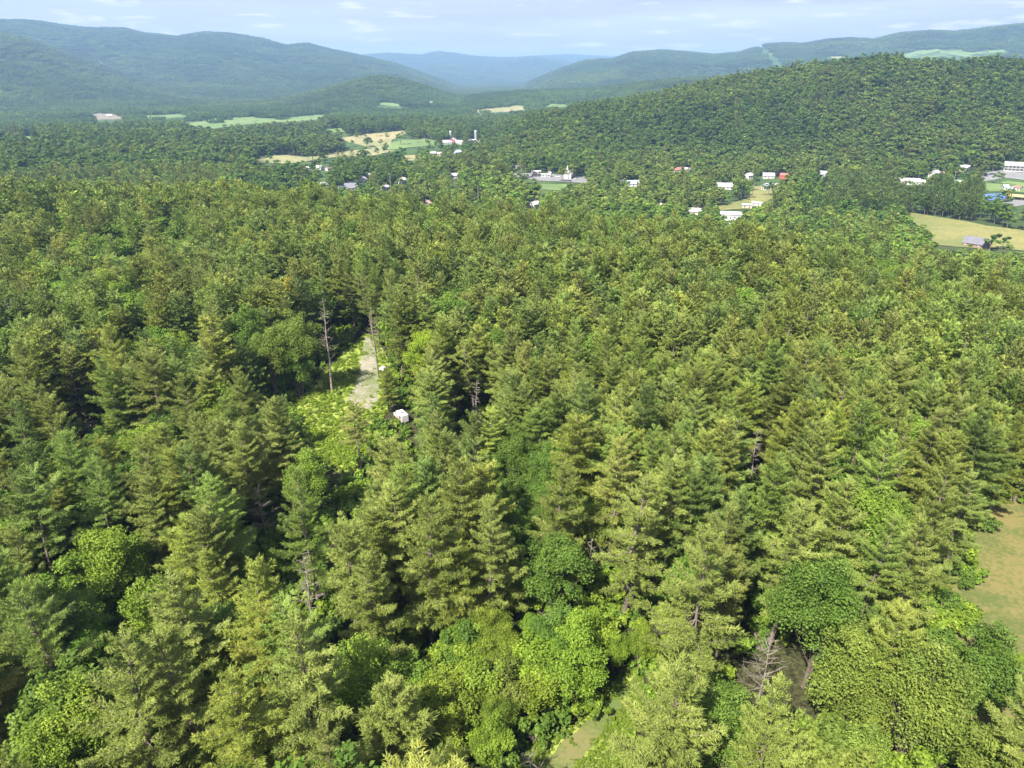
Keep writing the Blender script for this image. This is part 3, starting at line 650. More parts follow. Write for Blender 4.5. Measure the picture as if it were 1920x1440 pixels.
def car(u, v, rot, col, label):
    x, y, z, dist = site(u, v, 8, up=4); root = link('parked_car', None, None, (x, y, z + .4), (0, 0, rot)); tag(root, label, 'car', 'cars parked in the village')
    V, F, cv, cf = car_meshes(); pm('body', V, F, paint(col, .3), root, .05); c = pm('cabin', cv, cf, GLASS, root, .04)
    boxes('car_roof', [(-1.25, -.6, 1.505, .2, .6, 1.55)], paint(col, .3), c)
    for sx in (-1.35, 1.35):
        for sy in (-.85, .85):
            t = TB(); t.tube([(sx, sy-.11, .33), (sx, sy+.11, .33)], [.33, .33], 12); t.tube([(sx, sy-.12, .33), (sx, sy-.11, .33)], [.01, .33], 12); t.tube([(sx, sy+.11, .33), (sx, sy+.12, .33)], [.33, .01], 12)
            a, b, c_ = t.out(); link('wheel', mesh_np('wheel', a, b, paint((.03,.03,.03), .8)), root)
car(1046,333,.3,(.75,.75,.76),'white car leftmost in the village parking lot'); car(1055,334,.25,(.45,.47,.50),'silver car beside the church'); car(1078,337,1.4,(.7,.7,.7),'pale car at the right of the village parking lot')
car(1882,328,.1,(.10,.10,.12),'dark car on the road by the tall white house'); car(1868,317,.4,(.75,.75,.76),'white car left of the tall white house'); car(1916,316,.2,(.08,.08,.1),'black car right of the tall white house')
# utility poles
WOOD = plain('pole wood', (.34,.29,.23), .9, 1, .2)
def pole(u, v, hh, label, arm=True):
    x, y, z, dist = site(u, v, 4, up=hh * FPX / 700); root = link('utility_pole', None, None, (x, y, z), (0, 0, .3)); tag(root, label, 'pole', 'utility poles in the village'); BLOCK.append((x, y, 2.5))
    t = TB(); t.tube([(0,0,-1),(0,0,hh)], [.24, .17], 8); a, b, c = t.out(); link('post', mesh_np('post', a, b, WOOD, smooth=True), root)
    if arm:
        ca = boxes('crossarm', [(-1.7, -.26, hh-1.0, 1.7, -.15, hh-.8)], WOOD, root)
        for k in (-1.4, -.5, .5, 1.4): boxes('insulator', [(k-.07, -.27, hh-.79, k+.07, -.14, hh-.5)], paint(LTGREY), ca)
pole(733, 358, 17, 'pale power pole with a crossarm left of the bright white house'); pole(897, 388, 17, 'bare brown wooden pole at the near edge of the village', False)
pole(1787, 345, 13, 'power pole behind the meadow treeline'); pole(852, 356, 12, 'power pole right below the mid village house'); pole(1410, 372, 12, 'power pole beside the mobile homes')
# camper in the clearing
x, y, z, dist = site(753, 788, 26, up=34); root = link('camper', None, None, (x, y, z), (0, 0, 2.15)); root.scale = (.72, .72, .72); BLOCK.append((x, y, 4.0)); tag(root, 'white camper truck half hidden by pines beside the clearing', 'camper')
boxes('body', [(-3.0, -1.15, .55, 1.5, 1.15, 3.0)], paint((.50,.50,.49), .4), root, .15)
boxes('cab', [(1.51, -1.05, .5, 3.6, 1.05, 1.5)], paint((.50,.50,.49), .3), root, .12)
wsh = pm('windscreen', [(1.52,-.95,1.52),(2.7,-.95,1.52),(2.7,.95,1.52),(1.52,.95,1.52),(1.52,-.85,2.3),(2.0,-.85,2.3),(2.0,.85,2.3),(1.52,.85,2.3)], [(0,3,2,1),(4,5,6,7),(0,1,5,4),(1,2,6,5),(2,3,7,6),(3,0,4,7)], GLASS, root)
boxes('roof_vent', [(-1.2, -.4, 3.003, -.4, .4, 3.18)], paint(DGREY), root, .03)
boxes('stripe', [(-2.9, -1.16, 1.3, 1.4, -1.152, 1.6), (-2.9, 1.152, 1.3, 1.4, 1.16, 1.6)], paint((.55,.12,.14)), root)
for sy in (-1.156, 1.156): boxes('window', [(-2.2, sy-.02, 1.8, -1.0, sy+.02, 2.4)], GLASS, root)
for sx in (-1.8, 2.6):
    for sy in (-1.0, 1.0):
        t = TB(); t.tube([(sx, sy-.16, .4), (sx, sy-.15, .4), (sx, sy+.15, .4), (sx, sy+.16, .4)], [.01, .4, .4, .01], 14); a, b, c = t.out(); link('wheel', mesh_np('wheel', a, b, paint((.03,.03,.03), .8)), root)
# pale boulder beside the track
x, y, z, dist = site(719, 694, 8, up=6); rgb_ = np.random.default_rng(3); import bmesh
bm = bmesh.new(); bmesh.ops.create_icosphere(bm, subdivisions=3, radius=1.0)
for vv in bm.verts:
    k = .8 + .45 * float(vn(vv.co.x * 1.6 + 9, vv.co.y * 1.6 + vv.co.z * 1.3 + 9)); vv.co = Vector((vv.co.x * k * 1.2, vv.co.y * k, vv.co.z * k * .7))
me = bpy.data.meshes.new('boulder'); bm.to_mesh(me); bm.free(); me.materials.append(plain('pale rock', (.55,.52,.48), .9, 1.5, .25, bump=.5))
o = link('boulder', me, None, (x, y, z + .3)); tag(o, 'pale boulder beside the gravel track', 'boulder')

# ------------------------------------------------------------------ forest layout
def tree_ok(x, y, z, h, r):
    """keeps crowns off the open ground and off the sight of the buildings"""
    ok = np.ones(x.shape, bool)
    for f, w in ((0, 0), (.35, .6), (.35, -.6), (.65, .8), (.65, -.8), (.97, 0)):
        u, v = project(x + r * w, y, z + h * f)
        for P in CLEAR:
            P = np.asarray(P, float)
            bx = (u > P[:, 0].min()) & (u < P[:, 0].max()) & (v > P[:, 1].min()) & (v < P[:, 1].max()) & ok
            if bx.any():
                i = np.where(bx)[0]; ok[i] &= ~inpoly(u[i], v[i], P)
    D_ = np.hypot(np.hypot(x, y), HCAM - z - h * .6); cu, cv = project(x, y, z + h * .6); hw = r * .85 * FPX / D_; hv = h * .40 * FPX / D_
    for (u0, v0, u1, v1, dist) in EYE:
        du = np.maximum(np.maximum(u0 - cu, cu - u1), 0) / hw; dv = np.maximum(np.maximum(v0 - cv, cv - v1), 0) / hv
        ok &= ~((du * du + dv * dv < 1) & (np.hypot(x, y) < dist))
    for bx_, by_, br in BLOCK: ok &= np.hypot(x - bx_, y - by_) > br + r * .5
    hedge = (np.random.default_rng(len(x)).random(x.shape) < .035) & (np.hypot(x, y) > 620) & (h < 17)
    return ok | hedge
# broadleaf stands, outlined by where their tops show: (polygon, share of broadleaf, tint index, size factor)
STAND = [
 ([(690,1110),(800,1110),(880,1140),(960,1120),(1000,1085),(1110,1090),(1235,1150),(1225,1230),(1130,1330),(960,1420),(800,1420),(770,1330),(700,1250)], .97, 'bright', .55),
 ([(90,1000),(230,960),(330,1040),(350,1130),(250,1200),(100,1240),(60,1130)], .85, None, .8),
 ([(230,1050),(480,1000),(520,1120),(420,1150),(380,1260),(250,1150)], .7, 'olive', .75),
 ([(80,700),(230,690),(300,730),(420,830),(330,880),(200,850),(110,800)], .8, 'deep', .9),
 ([(0,380),(360,390),(380,470),(150,500),(0,520)], .75, 'fresh', .85),
 ([(220,560),(420,600),(440,720),(300,720),(220,650)], .7, 'yellow', .8),
 ([(450,590),(600,560),(620,680),(480,720)], .7, 'deep', 1.0),
 ([(850,830),(1000,790),(1150,900),(1110,1010),(960,960),(880,900)], .85, 'deep', .75),
 ([(960,1030),(1090,1010),(1130,1090),(960,1110)], .9, 'deep', .8),
 ([(1540,1230),(1700,1180),(1900,1210),(1960,1440),(1960,1700),(1480,1700),(1500,1300)], .95, 'olive', .95),
 ([(1560,430),(1980,470),(1980,560),(1700,560),(1600,500)], .85, None, .8),
 ([(1380,620),(1480,600),(1500,760),(1400,780)], .4, 'deep', .8),
 ([(1340,1230),(1480,1200),(1500,1440),(1340,1440)], .6, 'deep', .7),
 ([(0,820),(90,800),(120,900),(0,960)], .6, 'fresh', .8),
]
TINT = dict(  # multiplies the leaf or needle colour
 grey=(1.03,1.01,.85), green=(.90,1.0,.75), yellow=(1.16,1.11,.75), blue=(.83,.95,.82), dark=(.68,.78,.68),
 bright=(1.12,1.12,.7), fresh=(1.0,1.10,.8), deep=(.66,.78,.68), olive=(1.05,.98,1.0), lime=(1.45,1.40,.65), gold=(2.2,1.55,.9), pale=(1.9,1.7,1.3), brown=(1.15,1.0,1.0))
HAND = [  # top pixel, kind, height, crown radius, variant, tint
 (1340,1004,'p',26,6.4,3,'grey'),(1190,884,'p',25,5.6,6,'grey'),(1042,878,'p',21,4.3,0,'grey'),(1290,1262,'p',23,5.4,0,'grey'),
 (548,1140,'p',25,4.6,1,'grey'),(706,1304,'p',17,4.6,2,'grey'),(420,1268,'p',20,4.8,0,'yellow'),(205,1196,'p',24,5.6,3,'grey'),(322,1184,'p',22,5.0,3,'grey'),
 (40,1080,'p',24,5.0,3,'green'),(395,1030,'p',18,3.2,5,'yellow'),(690,1050,'p',20,4.3,0,'grey'),(640,985,'p',22,3.9,4,'grey'),
 (790,936,'p',24,5.2,0,'grey'),(912,926,'p',23,4.6,3,'grey'),(846,1000,'p',18,4.2,0,'yellow'),(560,886,'p',23,4.7,3,'green'),(950,1000,'p',15,3.6,2,'grey'),
 (1500,936,'p',24,4.8,1,'grey'),(1600,900,'p',24,4.6,0,'grey'),(1660,970,'p',23,4.6,3,'green'),(1745,985,'p',22,4.2,0,'grey'),(1692,1146,'p',22,4.6,3,'yellow'),
 (1470,850,'p',24,4.6,2,'green'),(1790,870,'p',24,4.6,3,'grey'),(1722,800,'p',24,4.4,1,'yellow'),(1560,800,'p',24,4.4,0,'grey'),
 (1560,1058,'b',19,5.6,2,'deep'),(1040,1010,'b',15,4.6,0,'deep'),(1640,1200,'b',17,4.6,0,'olive'),(1760,1230,'b',19,5.2,2,'olive'),(1860,1190,'b',14,4.2,3,'deep'),
 (788,618,'b',17,5.0,0,'lime'),(536,520,'p',20,3.6,5,'gold'),(664,762,'p',15,3.6,8,'brown'),(722,690,'p',11,2.8,0,'grey'),
 (350,700,'p',22,5.0,3,'grey'),(436,694,'p',21,4.0,0,'grey'),(165,556,'p',24,4.8,3,'green'),(200,612,'p',24,5.2,0,'yellow'),(380,556,'p',24,4.6,1,'grey'),
 (545,590,'b',20,5.6,2,'olive'),(270,800,'b',15,4.6,0,'bright'),(200,990,'b',15,4.6,0,'bright'),(290,1090,'b',13,4.2,3,'bright'),(130,1060,'b',13,4.2,1,'fresh'),
 (110,770,'p',22,4.6,3,'grey'),(30,640,'p',24,5.0,0,'grey'),(450,800,'p',20,4.6,0,'grey'),
 (1030,290,'b',14,5.5,0,'pale'),(704,306,'b',13,6.5,2,'pale'),(722,304,'b',12,5.5,0,'pale'),(1588,304,'b',15,5.2,0,'pale'),(1607,308,'b',16,5.4,2,'pale'),
 (1925,1392,'b',13,4.6,0,'olive'),(1990,1300,'p',20,4.4,0,'grey'),(1865,436,'b',12,5.0,3,'deep'),(1885,442,'b',9,4.2,3,'deep'),(750,247,'b',20,9,2,'deep'),
]
HANDB = [(652,606,'p',24,3.3,8,'grey'),(668,584,'p',23,3.2,8,'green'),(706,662,'p',25,3.4,8,'grey'),(712,650,'p',24,3.2,4,'green'),(742,672,'p',24,3.4,4,'grey'),(629,640,'p',23,3.2,8,'green'),(690,560,'p',24,3.6,8,'grey'),
 (520,752,'b',17,5.2,2,'olive'),(498,740,'b',15,4.6,0,'deep'),(562,742,'b',14,4.2,3,'deep'),(893,800,'p',20,3.6,8,'grey')]
T = dict(x=[], y=[], z=[], h=[], r=[], k=[], var=[], tint=[], tn=[], sp=[])
def push(x, y, z, h, r, k, var, tint, tn):
    for kk, vv in zip(('x','y','z','h','r','k','var','tint','tn'), (x, y, z, h, r, k, var, tint, tn)): T[kk].append(vv)
for (u, v, k, h, r, var, tn) in HAND:
    x, y, z = hit(u, v, h)
    push(x, y, z, h, r, k, var, TINT[tn], tn)
for (u, v, k, h, r, var, tn) in HANDB:
    x, y, z = hit(u, v); push(x, y, z, h, r, k, var, TINT[tn], tn)
HAND = HAND + HANDB
# dead standing trees, by top pixel
SNAGS = [(568,1040,14,2.4),(602,556,24,2.6),(698,574,19,2.2),(1446,1190,12,2.8),(893,712,15,1.8),(480,905,12,2.6),(1110,1010,8,1.4),(160,770,7,2.6),(1200,985,15,1.4),(800,1040,14,1.5),(1424,800,14,2.0),(1580,1000,12,1.8),(1000,1410,6,2.4),(20,560,18,2.0),(247,450,14,2.8)]
SN = []
for (u, v, h, sp) in SNAGS:
    x, y, z = hit(u, v, h); SN.append((x, y, z, h, sp)); EYE.append((u - 9, v + 8, u + 9, v + (46 if v > 640 else 30), math.hypot(x, y) - .5))

# candidate sites on a jittered grid, spacing grows with distance bands
def grid_sites(r0, r1, step, seed, amin=-46, amax=46, spread=True):
    rg = np.random.default_rng(seed); w = r1 * math.sin(R(47))
    gx, gy = np.meshgrid(np.arange(-w, w, step), np.arange(-40, r1, step * .9))
    gx = gx + (np.arange(gx.shape[0]) % 2)[:, None] * step / 2
    gx = gx + rg.uniform(-.46, .46, gx.shape) * step; gy = gy + rg.uniform(-.46, .46, gy.shape) * step
    x = gx.ravel(); y = gy.ravel(); rr = np.hypot(x, y); a = np.degrees(np.arctan2(x, y))
    k = (rr >= r0) & (rr < r1) & (a > amin) & (a < amax)
    return x[k], y[k], rg
def layout(r0, r1, step, seed, pine_r=(3.6, 5.7), amin=-46, amax=46):
    x, y, rg = grid_sites(r0, r1, step, seed, amin, amax); n = len(x); rr = np.hypot(x, y); z = height(x, y)
    a = np.degrees(np.arctan2(x, y))
    E = np.interp(a, [-60,-36,-11,12.6,26.6,37,60], [430,425,300,250,236,230,230])
    pat = fbm(x, y, 34, 3, 60)
    pb = np.where(rr < E + 25, .06 + .55 * sst((pat - .55) / .12), np.where(rr < 900, .86 + .12 * sst((pat - .5) / .1), .93))
    # pines stand at the far left beyond the edge and behind the meadow
    pb = np.where((a < -22) & (rr > 480) & (rr < 760), .35, pb)
    pb = np.where((a > 24) & (a < 34) & (rr > 600) & (rr < 800), .15, pb)
    size = np.ones(n); tn = np.full(n, '', dtype=object)
    for P, share, tname, sf in STAND:
        u, v = project(x, y, z + 19 * sf)
        m = inpoly(u, v, np.array(P, float)) & (rr < 420)
        pb = np.where(m, share, pb); size = np.where(m, sf, size)
        if tname: tn[m] = tname
    tn[(tn == '') & (a > 22) & (rr > 560) & (rr < 780)] = 'dark'
    isb = rg.random(n) < pb
    h = np.where(isb, rg.uniform(11, 19.5, n) * size, rg.uniform(17.5, 24.5, n) * (.86 + .28 * fbm(x, y, 45, 2, 70)))
    h = np.where(isb & (rr > 850), rg.uniform(11, 22, n), h)
    r_ = np.where(isb, h * rg.uniform(.27, .36, n) * np.where(rr > 450, 1.25, 1), rg.uniform(*pine_r, n) * np.where(rr > 450, .9, 1))
    for f in (.35, .62, .9):      # trees shortened where their shadows would fall on the clearing, to keep it sunlit
        sx_, sy_ = -sv.x / sv.z * h * f, -sv.y / sv.z * h * f; u, v = project(x + sx_, y + sy_, z)
        m = inpoly(u, v, np.array(CLEARING, float)); h = np.where(m, h * .55, h); r_ = np.where(m, np.minimum(r_, h * .28), r_)
    ok = tree_ok(x, y, z, h, r_) & (rg.random(n) > .05)
    for f in (.35, .6, .85, 1.0):      # no pine in front of the low thickets
        u, v = project(x, y, z + h * f)
        for P, share, tname, sf in STAND:
            if share > .94: ok &= isb | ~inpoly(u, v, np.array(P, float))
    u, v = project(x, y, z + 5); ok &= ~inpoly(u, v, np.array(STAND[0][0], float)) | (step < 4)
    if step < 4: ok &= inpoly(u, v, np.array(STAND[0][0], float)); h[:] = rg.uniform(6, 10.5, n); r_[:] = h * rg.uniform(.3, .42, n); isb[:] = True; ok &= tree_ok(x, y, z, h, r_)
    hx = np.array(T['x'][:len(HAND)]); hy = np.array(T['y'][:len(HAND)]); hr = np.array(T['r'][:len(HAND)])
    for q in range(len(hx)): ok &= np.hypot(x - hx[q], y - hy[q]) > (hr[q] * .88 + r_ * .55)
    for q in SN: ok &= np.hypot(x - q[0], y - q[1]) > 2.6
    gp = ['grey', 'green', 'yellow', 'blue', 'dark']; gpw = [.42, .22, .16, .12, .08]
    gb = ['fresh', 'deep', 'olive', 'bright', 'dark']; gbw = [.34, .28, .2, .1, .08]
    patp = fbm(x, y, 28, 2, 80); pats = fbm(x, y, 130, 3, 85)
    for i in np.where(ok)[0]:
        b = isb[i]; t = tn[i]
        if b: t = t if (t and rg.random() < .75) else gb[rg.choice(5, p=gbw)]
        else: t = 'dark' if t == 'dark' else gp[rg.choice(5, p=gpw)]
        s = rg.uniform(*((.86, 1.14) if rr[i] < 450 else (.74, 1.24))) * (.85 + .3 * patp[i]) * (1 - .22 * float(sst((rr[i] - 500) / 500)))
        if b and rr[i] > 450 and rg.random() < .9 * sst((.56 - pats[i]) / .12): t = 'deep'
        elif b and rr[i] > 450 and pats[i] > .58 and rg.random() < .6: t = 'olive'
        push(x[i], y[i], z[i], h[i], r_[i], 'b' if b else 'p', int(rg.integers(0, 60)), tuple(c * s * rg.uniform(.94, 1.06) for c in TINT[t]), t)
layout(30, 110, 3.1, 4)
layout(4, 260, 4.9, 1, amin=-62, amax=56)
layout(260, 560, 5.7, 2)
layout(560, 1600, 8.6, 3)
for kk in ('x','y','z','h','r'): T[kk] = np.array(T[kk], float)
T['rr'] = np.hypot(T['x'], T['y'])
NT = len(T['x'])
inframe = np.zeros(NT, bool)
for f in (0.15, .5, .8, 1.03):
    u, v = project(T['x'], T['y'], T['z'] + T['h'] * f); inframe |= (u > -50) & (u < 1970) & (v > 4) & (v < 1480)
kind = np.array(T['k'])
# how much of each tree clears the ones before it decides which are built singly: the nearest in the frame
single = np.zeros(NT, bool)
for k in 'pb':
    i = np.where((kind == k) & inframe & (T['y'] > 0))[0]; i = i[np.argsort(np.hypot(T['rr'][i], HCAM) / T['r'][i] ** .35)][:300]; single[i] = True
single[:len(HAND)] |= inframe[:len(HAND)] & (T['rr'][:len(HAND)] < 250)
for k in 'pb':     # keep to 300 of a kind
    i = [q for q in np.where(single & (kind == k))[0]]
    extra = len(i) - 300
    if extra > 0:
        far = sorted([q for q in i if q >= len(HAND)], key=lambda q: -T['rr'][q])[:extra]; single[far] = False

# ------------------------------------------------------------------ labels that single out each tree
PLACES = [('track clearing', 650, 760), ('bright thicket', 960, 1220), ('bottom glade', 1150, 1350), ('dry lawn', 1860, 1080)]
LOOKP = dict(grey='grey-green', green='mid-green', yellow='yellow-green', blue='blue-green', dark='dark green', gold='golden yellow', brown='browning', bright='bright green')
LOOKB = dict(fresh='fresh green', deep='deep green', olive='olive green', bright='bright yellow-green', dark='dark green', lime='lime', pale='pale yellow-green', yellow='yellow-green')
def where(u, v):
    best = min(PLACES, key=lambda p: math.hypot(p[1] - u, p[2] - v)); du, dv = u - best[1], v - best[2]
    if math.hypot(du, dv) < 210:
        side = ('left of' if du < 0 else 'right of') if abs(du) > abs(dv) else ('behind' if dv < 0 else 'in front of')
        return side + ' the ' + best[0]
    col = ['at the left edge', 'far left', 'left of centre', 'just left of centre', 'just right of centre', 'right of centre', 'far right', 'at the right edge'][min(7, max(0, int(u // 240)))]
    row = ['at the far side', 'in the upper forest', 'above the middle', 'in mid forest', 'in the lower forest', 'near the bottom', 'along the bottom'][min(6, max(0, int((v - 400) // 148)))]
    return row + ' ' + col
ORD = ['leftmost', 'second from left', 'third from left', 'fourth from left', 'fifth from left', 'sixth from left', 'seventh from left', 'eighth from left', 'ninth from left', 'tenth from left', 'eleventh from left', 'twelfth from left']
CNT = ['', 'one', 'two', 'three', 'four', 'five', 'six', 'seven', 'eight', 'nine', 'ten', 'eleven', 'twelve', 'thirteen', 'fourteen', 'fifteen', 'sixteen']
def make_labels(ids):
    base = {}
    for i in ids:
        u, v = project(T['x'][i], T['y'][i], T['z'][i] + T['h'][i] * .95); u = float(u); v = float(v)
        k = kind[i]; w = 2 * T['r'][i] / T['h'][i]
        if k == 'p': sz = 'broad' if T['r'][i] > 4.3 else ('slim' if T['r'][i] < 3.2 else ('tall' if T['h'][i] > 23.5 else 'medium')); lk = LOOKP.get(T['tn'][i], 'green') + ' pine'
        else: sz = 'round' if T['r'][i] > 4.4 else ('small' if T['h'][i] < 10.5 else 'full'); lk = LOOKB.get(T['tn'][i], 'green') + ' leafy tree'
        base.setdefault(sz + ' ' + lk + ' ' + where(u, v), []).append((u, i))
    out = {}
    for b, L in base.items():
        L.sort(); n = len(L)
        for q, (u, i) in enumerate(L):
            if n == 1: out[i] = b
            elif n == 2: out[i] = b + ', ' + ('left' if q == 0 else 'right') + ' one of two'
            else: out[i] = b + ', ' + (ORD[q] if q < min(12, n - 1) else 'rightmost' if q == n - 1 else 'right of the twelfth') + (' of ' + CNT[n] if n < 17 else '')
    for i, t in list(out.items()):
        if len(t.split()) > 16: t = t.replace(' leafy tree', ' tree')
        if len(t.split()) > 16: t = t.replace(' one of two', ' of two')
        w = t.split()
        if len(w) > 16 and w[-2] == 'of': t = ' '.join(w[:-2])
        if len(t.split()) > 16: print('LONG', t)
        out[i] = t
    return out
LABEL = make_labels(np.where(single)[0])
if len(set(LABEL.values())) != len(LABEL): print('duplicate labels', len(LABEL) - len(set(LABEL.values())))
rg = np.random.default_rng(909)
for i in np.where(single)[0]:
    k = kind[i]; P_, Z_ = (PN, PSIZE) if k == 'p' else (BN, BSIZE)
    v = T['var'][i] % len(P_)
    if i >= len(HAND):   # prototype whose proportions suit
        ratio = T['r'][i] / T['h'][i]; order = np.argsort([abs(a[1] / a[0] - ratio) for a in Z_]); v = int(order[T['var'][i] % 4])
    h0, r0 = Z_[v]
    root = link('pine_tree' if k == 'p' else 'broadleaf_tree', None, None, (T['x'][i], T['y'][i], T['z'][i]), (rg.normal() * .02, rg.normal() * .02, rg.uniform(0, 6.28)))
    sx = T['r'][i] / r0; root.scale = (sx, sx, T['h'][i] / h0); root.empty_display_size = .5
    tag(root, LABEL[i], 'tree', 'pines of the near forest' if k == 'p' else 'broadleaf trees of the near forest')
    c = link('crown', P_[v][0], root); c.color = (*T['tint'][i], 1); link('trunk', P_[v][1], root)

# ------------------------------------------------------------------ the rest of the wood: one stuff object per kind, whole trees instanced
def scatter(name, pts, label, cat):
    """pts: list of (x, y, z, rotz, sx, sz, tint, prototype)"""
    protos = []; 
    for p in pts:
        if p[7] not in protos: protos.append(p[7])
    n = len(pts); m = bpy.data.meshes.new(name); m.vertices.add(n)
    m.vertices.foreach_set('co', np.array([p[:3] for p in pts], np.float32).ravel())
    def att(nm, ty, arr, key):
        a = m.attributes.new(nm, ty, 'POINT'); a.data.foreach_set(key, np.asarray(arr, np.float32 if ty != 'INT' else np.int32).ravel())
    att('rz', 'FLOAT_VECTOR', [(p[8] if len(p) > 8 else 0, 0, p[3]) for p in pts], 'vector'); att('sc', 'FLOAT_VECTOR', [(p[4], p[4], p[5]) for p in pts], 'vector')
    att('tint', 'FLOAT_VECTOR', [p[6] for p in pts], 'vector'); pi = {p: i for i, p in enumerate(protos)}; att('pid', 'INT', [pi[p[7]] for p in pts], 'value')
    o = link(name, m); tag(o, label, cat, kind='stuff')
    g = bpy.data.node_groups.new(name, 'GeometryNodeTree')
    g.interface.new_socket('Geometry', in_out='INPUT', socket_type='NodeSocketGeometry'); g.interface.new_socket('Geometry', in_out='OUTPUT', socket_type='NodeSocketGeometry')
    gi = g.nodes.new('NodeGroupInput'); go = g.nodes.new('NodeGroupOutput'); jn = g.nodes.new('GeometryNodeJoinGeometry'); L = g.links.new
    def named(nm, ty):
        a = g.nodes.new('GeometryNodeInputNamedAttribute'); a.data_type = ty; a.inputs[0].default_value = nm; return a.outputs[0]
    rz = named('rz', 'FLOAT_VECTOR'); sc = named('sc', 'FLOAT_VECTOR'); pid = named('pid', 'INT')
    er = g.nodes.new('FunctionNodeEulerToRotation'); L(rz, er.inputs[0])
    for i, p in enumerate(protos):
        oi = g.nodes.new('GeometryNodeObjectInfo'); oi.inputs[0].default_value = p; oi.inputs['As Instance'].default_value = True; oi.transform_space = 'ORIGINAL'
        cmp_ = g.nodes.new('FunctionNodeCompare'); cmp_.data_type = 'INT'; cmp_.operation = 'EQUAL'; L(pid, cmp_.inputs[2]); cmp_.inputs[3].default_value = i
        ip = g.nodes.new('GeometryNodeInstanceOnPoints'); L(gi.outputs[0], ip.inputs['Points']); L(cmp_.outputs[0], ip.inputs['Selection'])
        L(oi.outputs['Geometry'], ip.inputs['Instance']); L(er.outputs[0], ip.inputs['Rotation']); L(sc, ip.inputs['Scale']); L(ip.outputs[0], jn.inputs[0])
    L(jn.outputs[0], go.inputs[0])
    md = o.modifiers.new('scatter', 'NODES'); md.node_group = g
    return o
rest = np.where(~single)[0]; PP = []; BB = []
for i in rest:
    near = T['rr'][i] < 330; k = kind[i]
    src = (PM if near else PF) if k == 'p' else (BM if near else BF)
    p, h0, r0 = src[T['var'][i] % len(src)]
    (PP if k == 'p' else BB).append((T['x'][i], T['y'][i], T['z'][i], (T['var'][i] * 1.7) % 6.28, T['r'][i] / r0, T['h'][i] / h0, T['tint'][i], p))
scatter('pine_forest', PP, 'dense pine forest filling the middle distance beyond the nearest pines', 'forest')
scatter('broadleaf_forest', BB, 'broadleaf woods filling the valley and the near hill', 'forest')
# wooded hills from 1.6 km outwards
pts = []
for r0, r1, step, sd, sc in ((1600, 3400, 26, 21, .95), (3400, 7200, 34, 22, 1.15), (7200, 13800, 75, 23, 2.0)):
    x, y, rg = grid_sites(r0, r1, step, sd, -43, 43); z = height(x, y); n = len(x)
    e = 20.; nx = (height(x + e, y) - z) / e; 
    ok = tree_ok(x, y, z, np.full(n, 16. * sc), np.full(n, 15. * sc)); u, v = project(x, y, z); ok &= (u > -80) & (u < 2000)
    big = fbm(x, y, 700, 4, 90); mid = fbm(x, y, 160, 3, 95)
    for i in np.where(ok)[0]:
        s = .30 + .78 * mid[i] + rg.normal() * .10; w = sst((big[i] - .45) / .2)
        t = (s * (.72 + .25 * w), s * (.86 + .12 * w), s * (.85 - .1 * w))
        pts.append((x[i], y[i], z[i] - 2, rg.uniform(0, 6.28), sc * 1.05, sc * rg.uniform(.8, 1.1), t, PATCH[int(rg.integers(0, 4))]))
scatter('hill_forest', pts, 'hazy unbroken woods covering the far hills and valley', 'forest')
# undergrowth under and between the near trees and over the clearing
x, y, rg = grid_sites(10, 330, 2.9, 31, -46, 46); z = height(x, y); u, v = project(x, y, z); pts = []
incl = inpoly(u, v, np.array(CLEARING, float)); ing = inpoly(u, v, np.array(GLADE, float)); intr = inpoly(u, v, np.array(TRACK, float)) | inpoly(u, v, np.array(PATH, float)); inl = inpoly(u, v, np.array(LAWN, float))
for bx_, by_, br in BLOCK: inl |= np.hypot(x - bx_, y - by_) < br
pat = fbm(x, y, 12, 2, 15)
for i in range(len(x)):
    if intr[i] or inl[i]: continue
    op = incl[i] or ing[i]
    if not op and (rg.random() > (.95 if y[i] < 110 else .75) or pat[i] < .2): continue
    t = TINT['lime' if incl[i] else 'bright'] if (op and rg.random() < .7) else TINT[['deep', 'fresh', 'bright'][int(rg.integers(3))]]
    if op: p = BUSH[1] if rg.random() < .95 else BUSH[0]; s = rg.uniform(.3, .7)
    else: p = BUSH[0]; s = rg.uniform(.5, 1.4)
    pts.append((x[i], y[i], z[i] - .1, rg.uniform(0, 6.28), s, s * rg.uniform(.7, 1.1), t, p[0]))
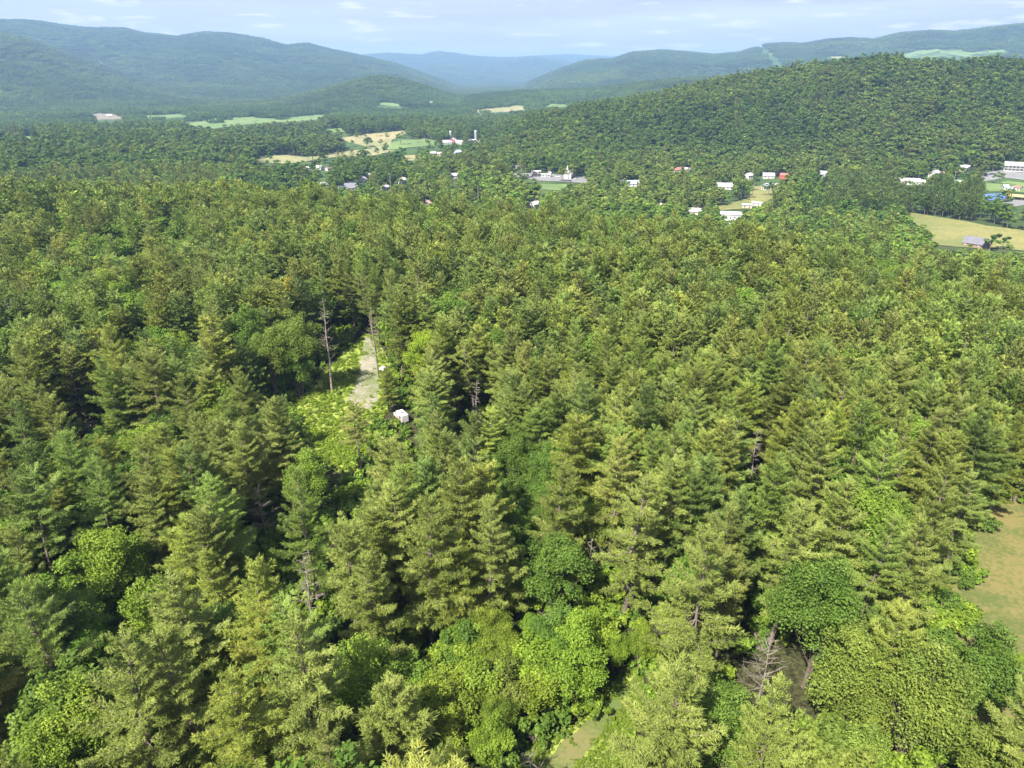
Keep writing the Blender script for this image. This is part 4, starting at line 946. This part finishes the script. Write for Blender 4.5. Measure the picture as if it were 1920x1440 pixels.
for i in range(5200):   # ferns packed over the clearing and the glade
    cl = i % 2; CP, TP_ = (CLEARING, TRACK) if cl else (GLADE, PATH)
    uu, vv = (rg.uniform(548, 742), rg.uniform(630, 884)) if cl else (rg.uniform(960, 1215), rg.uniform(1250, 1500))
    if inpoly(np.array([uu]), np.array([vv]), np.array(CP, float))[0] and (rg.random() < .06 or not inpoly(np.array([uu]), np.array([vv]), np.array(TP_, float))[0]):
        dx, dy, dz_ = ray(uu, vv); k_ = HCAM / -dz_; s = rg.uniform(.22, .6) if cl else rg.uniform(.12, .4)
        pts.append((dx * k_, dy * k_, float(height(dx * k_, dy * k_)) - .05, rg.uniform(0, 6.28), s, s, TINT['lime'] if cl and rg.random() < .7 else TINT['bright' if rg.random() < .6 else 'olive'], BUSH[1][0]))
scatter('undergrowth', pts, 'leafy brush and ferns on the forest floor and clearing', 'undergrowth')

# dead trees
SLAB = ['grey leafless snag behind the big lower-left pines','tall bleached double trunk at the clearing\'s far left edge','bare pale trunk right of the track mouth','leafless grey tree right of the lowest glade','pale dead trunk in a dark gap right of the clearing','broken pale snag in a dark gap at lower left','short broken white snag left of the tall pine','forked white dead branches at mid left','thin bare trunk inside the tall central pine','slim bare trunk among the central pines','grey dead tree in the right forest','bare pale stem by the big oak','low bare bush at the bottom edge','bleached leaning trunk at the left edge','white dead twigs high in the left forest']
for q, ((x, y, z, h, sp), lb) in enumerate(zip(SN, SLAB)):
    w = snag(700 + q, h, sp, 46 if h > 9 else 20); root = link('dead_tree', None, None, (x, y, z)); tag(root, lb, 'dead tree', 'dead trees in the forest')
    link('trunk', mesh_np('snag', *w[:2], M['dead'], smooth=True), root)

# ------------------------------------------------------------------ haze, a closed box of thin air round the whole scene
HV = []; HF = []; box(HV, HF, -16500, -16500, float(GZ.min()) - 1.5, 16500, 16500, float(max(GZ.max() + 25, HCAM + 20)))
hm, hnt, hout = new_mat('hazy air'); pv = N(hnt.nodes, 'ShaderNodeVolumePrincipled'); pv.inputs['Density'].default_value = 0.00011
pv.inputs['Color'].default_value = (.42, .69, 1.0, 1); pv.inputs['Anisotropy'].default_value = 0.1
hnt.links.new(pv.outputs[0], hout.inputs['Volume'])
hz = pm('haze', HV, HF, hm); tag(hz, 'thin blue summer haze over the valley', 'haze', kind='stuff')
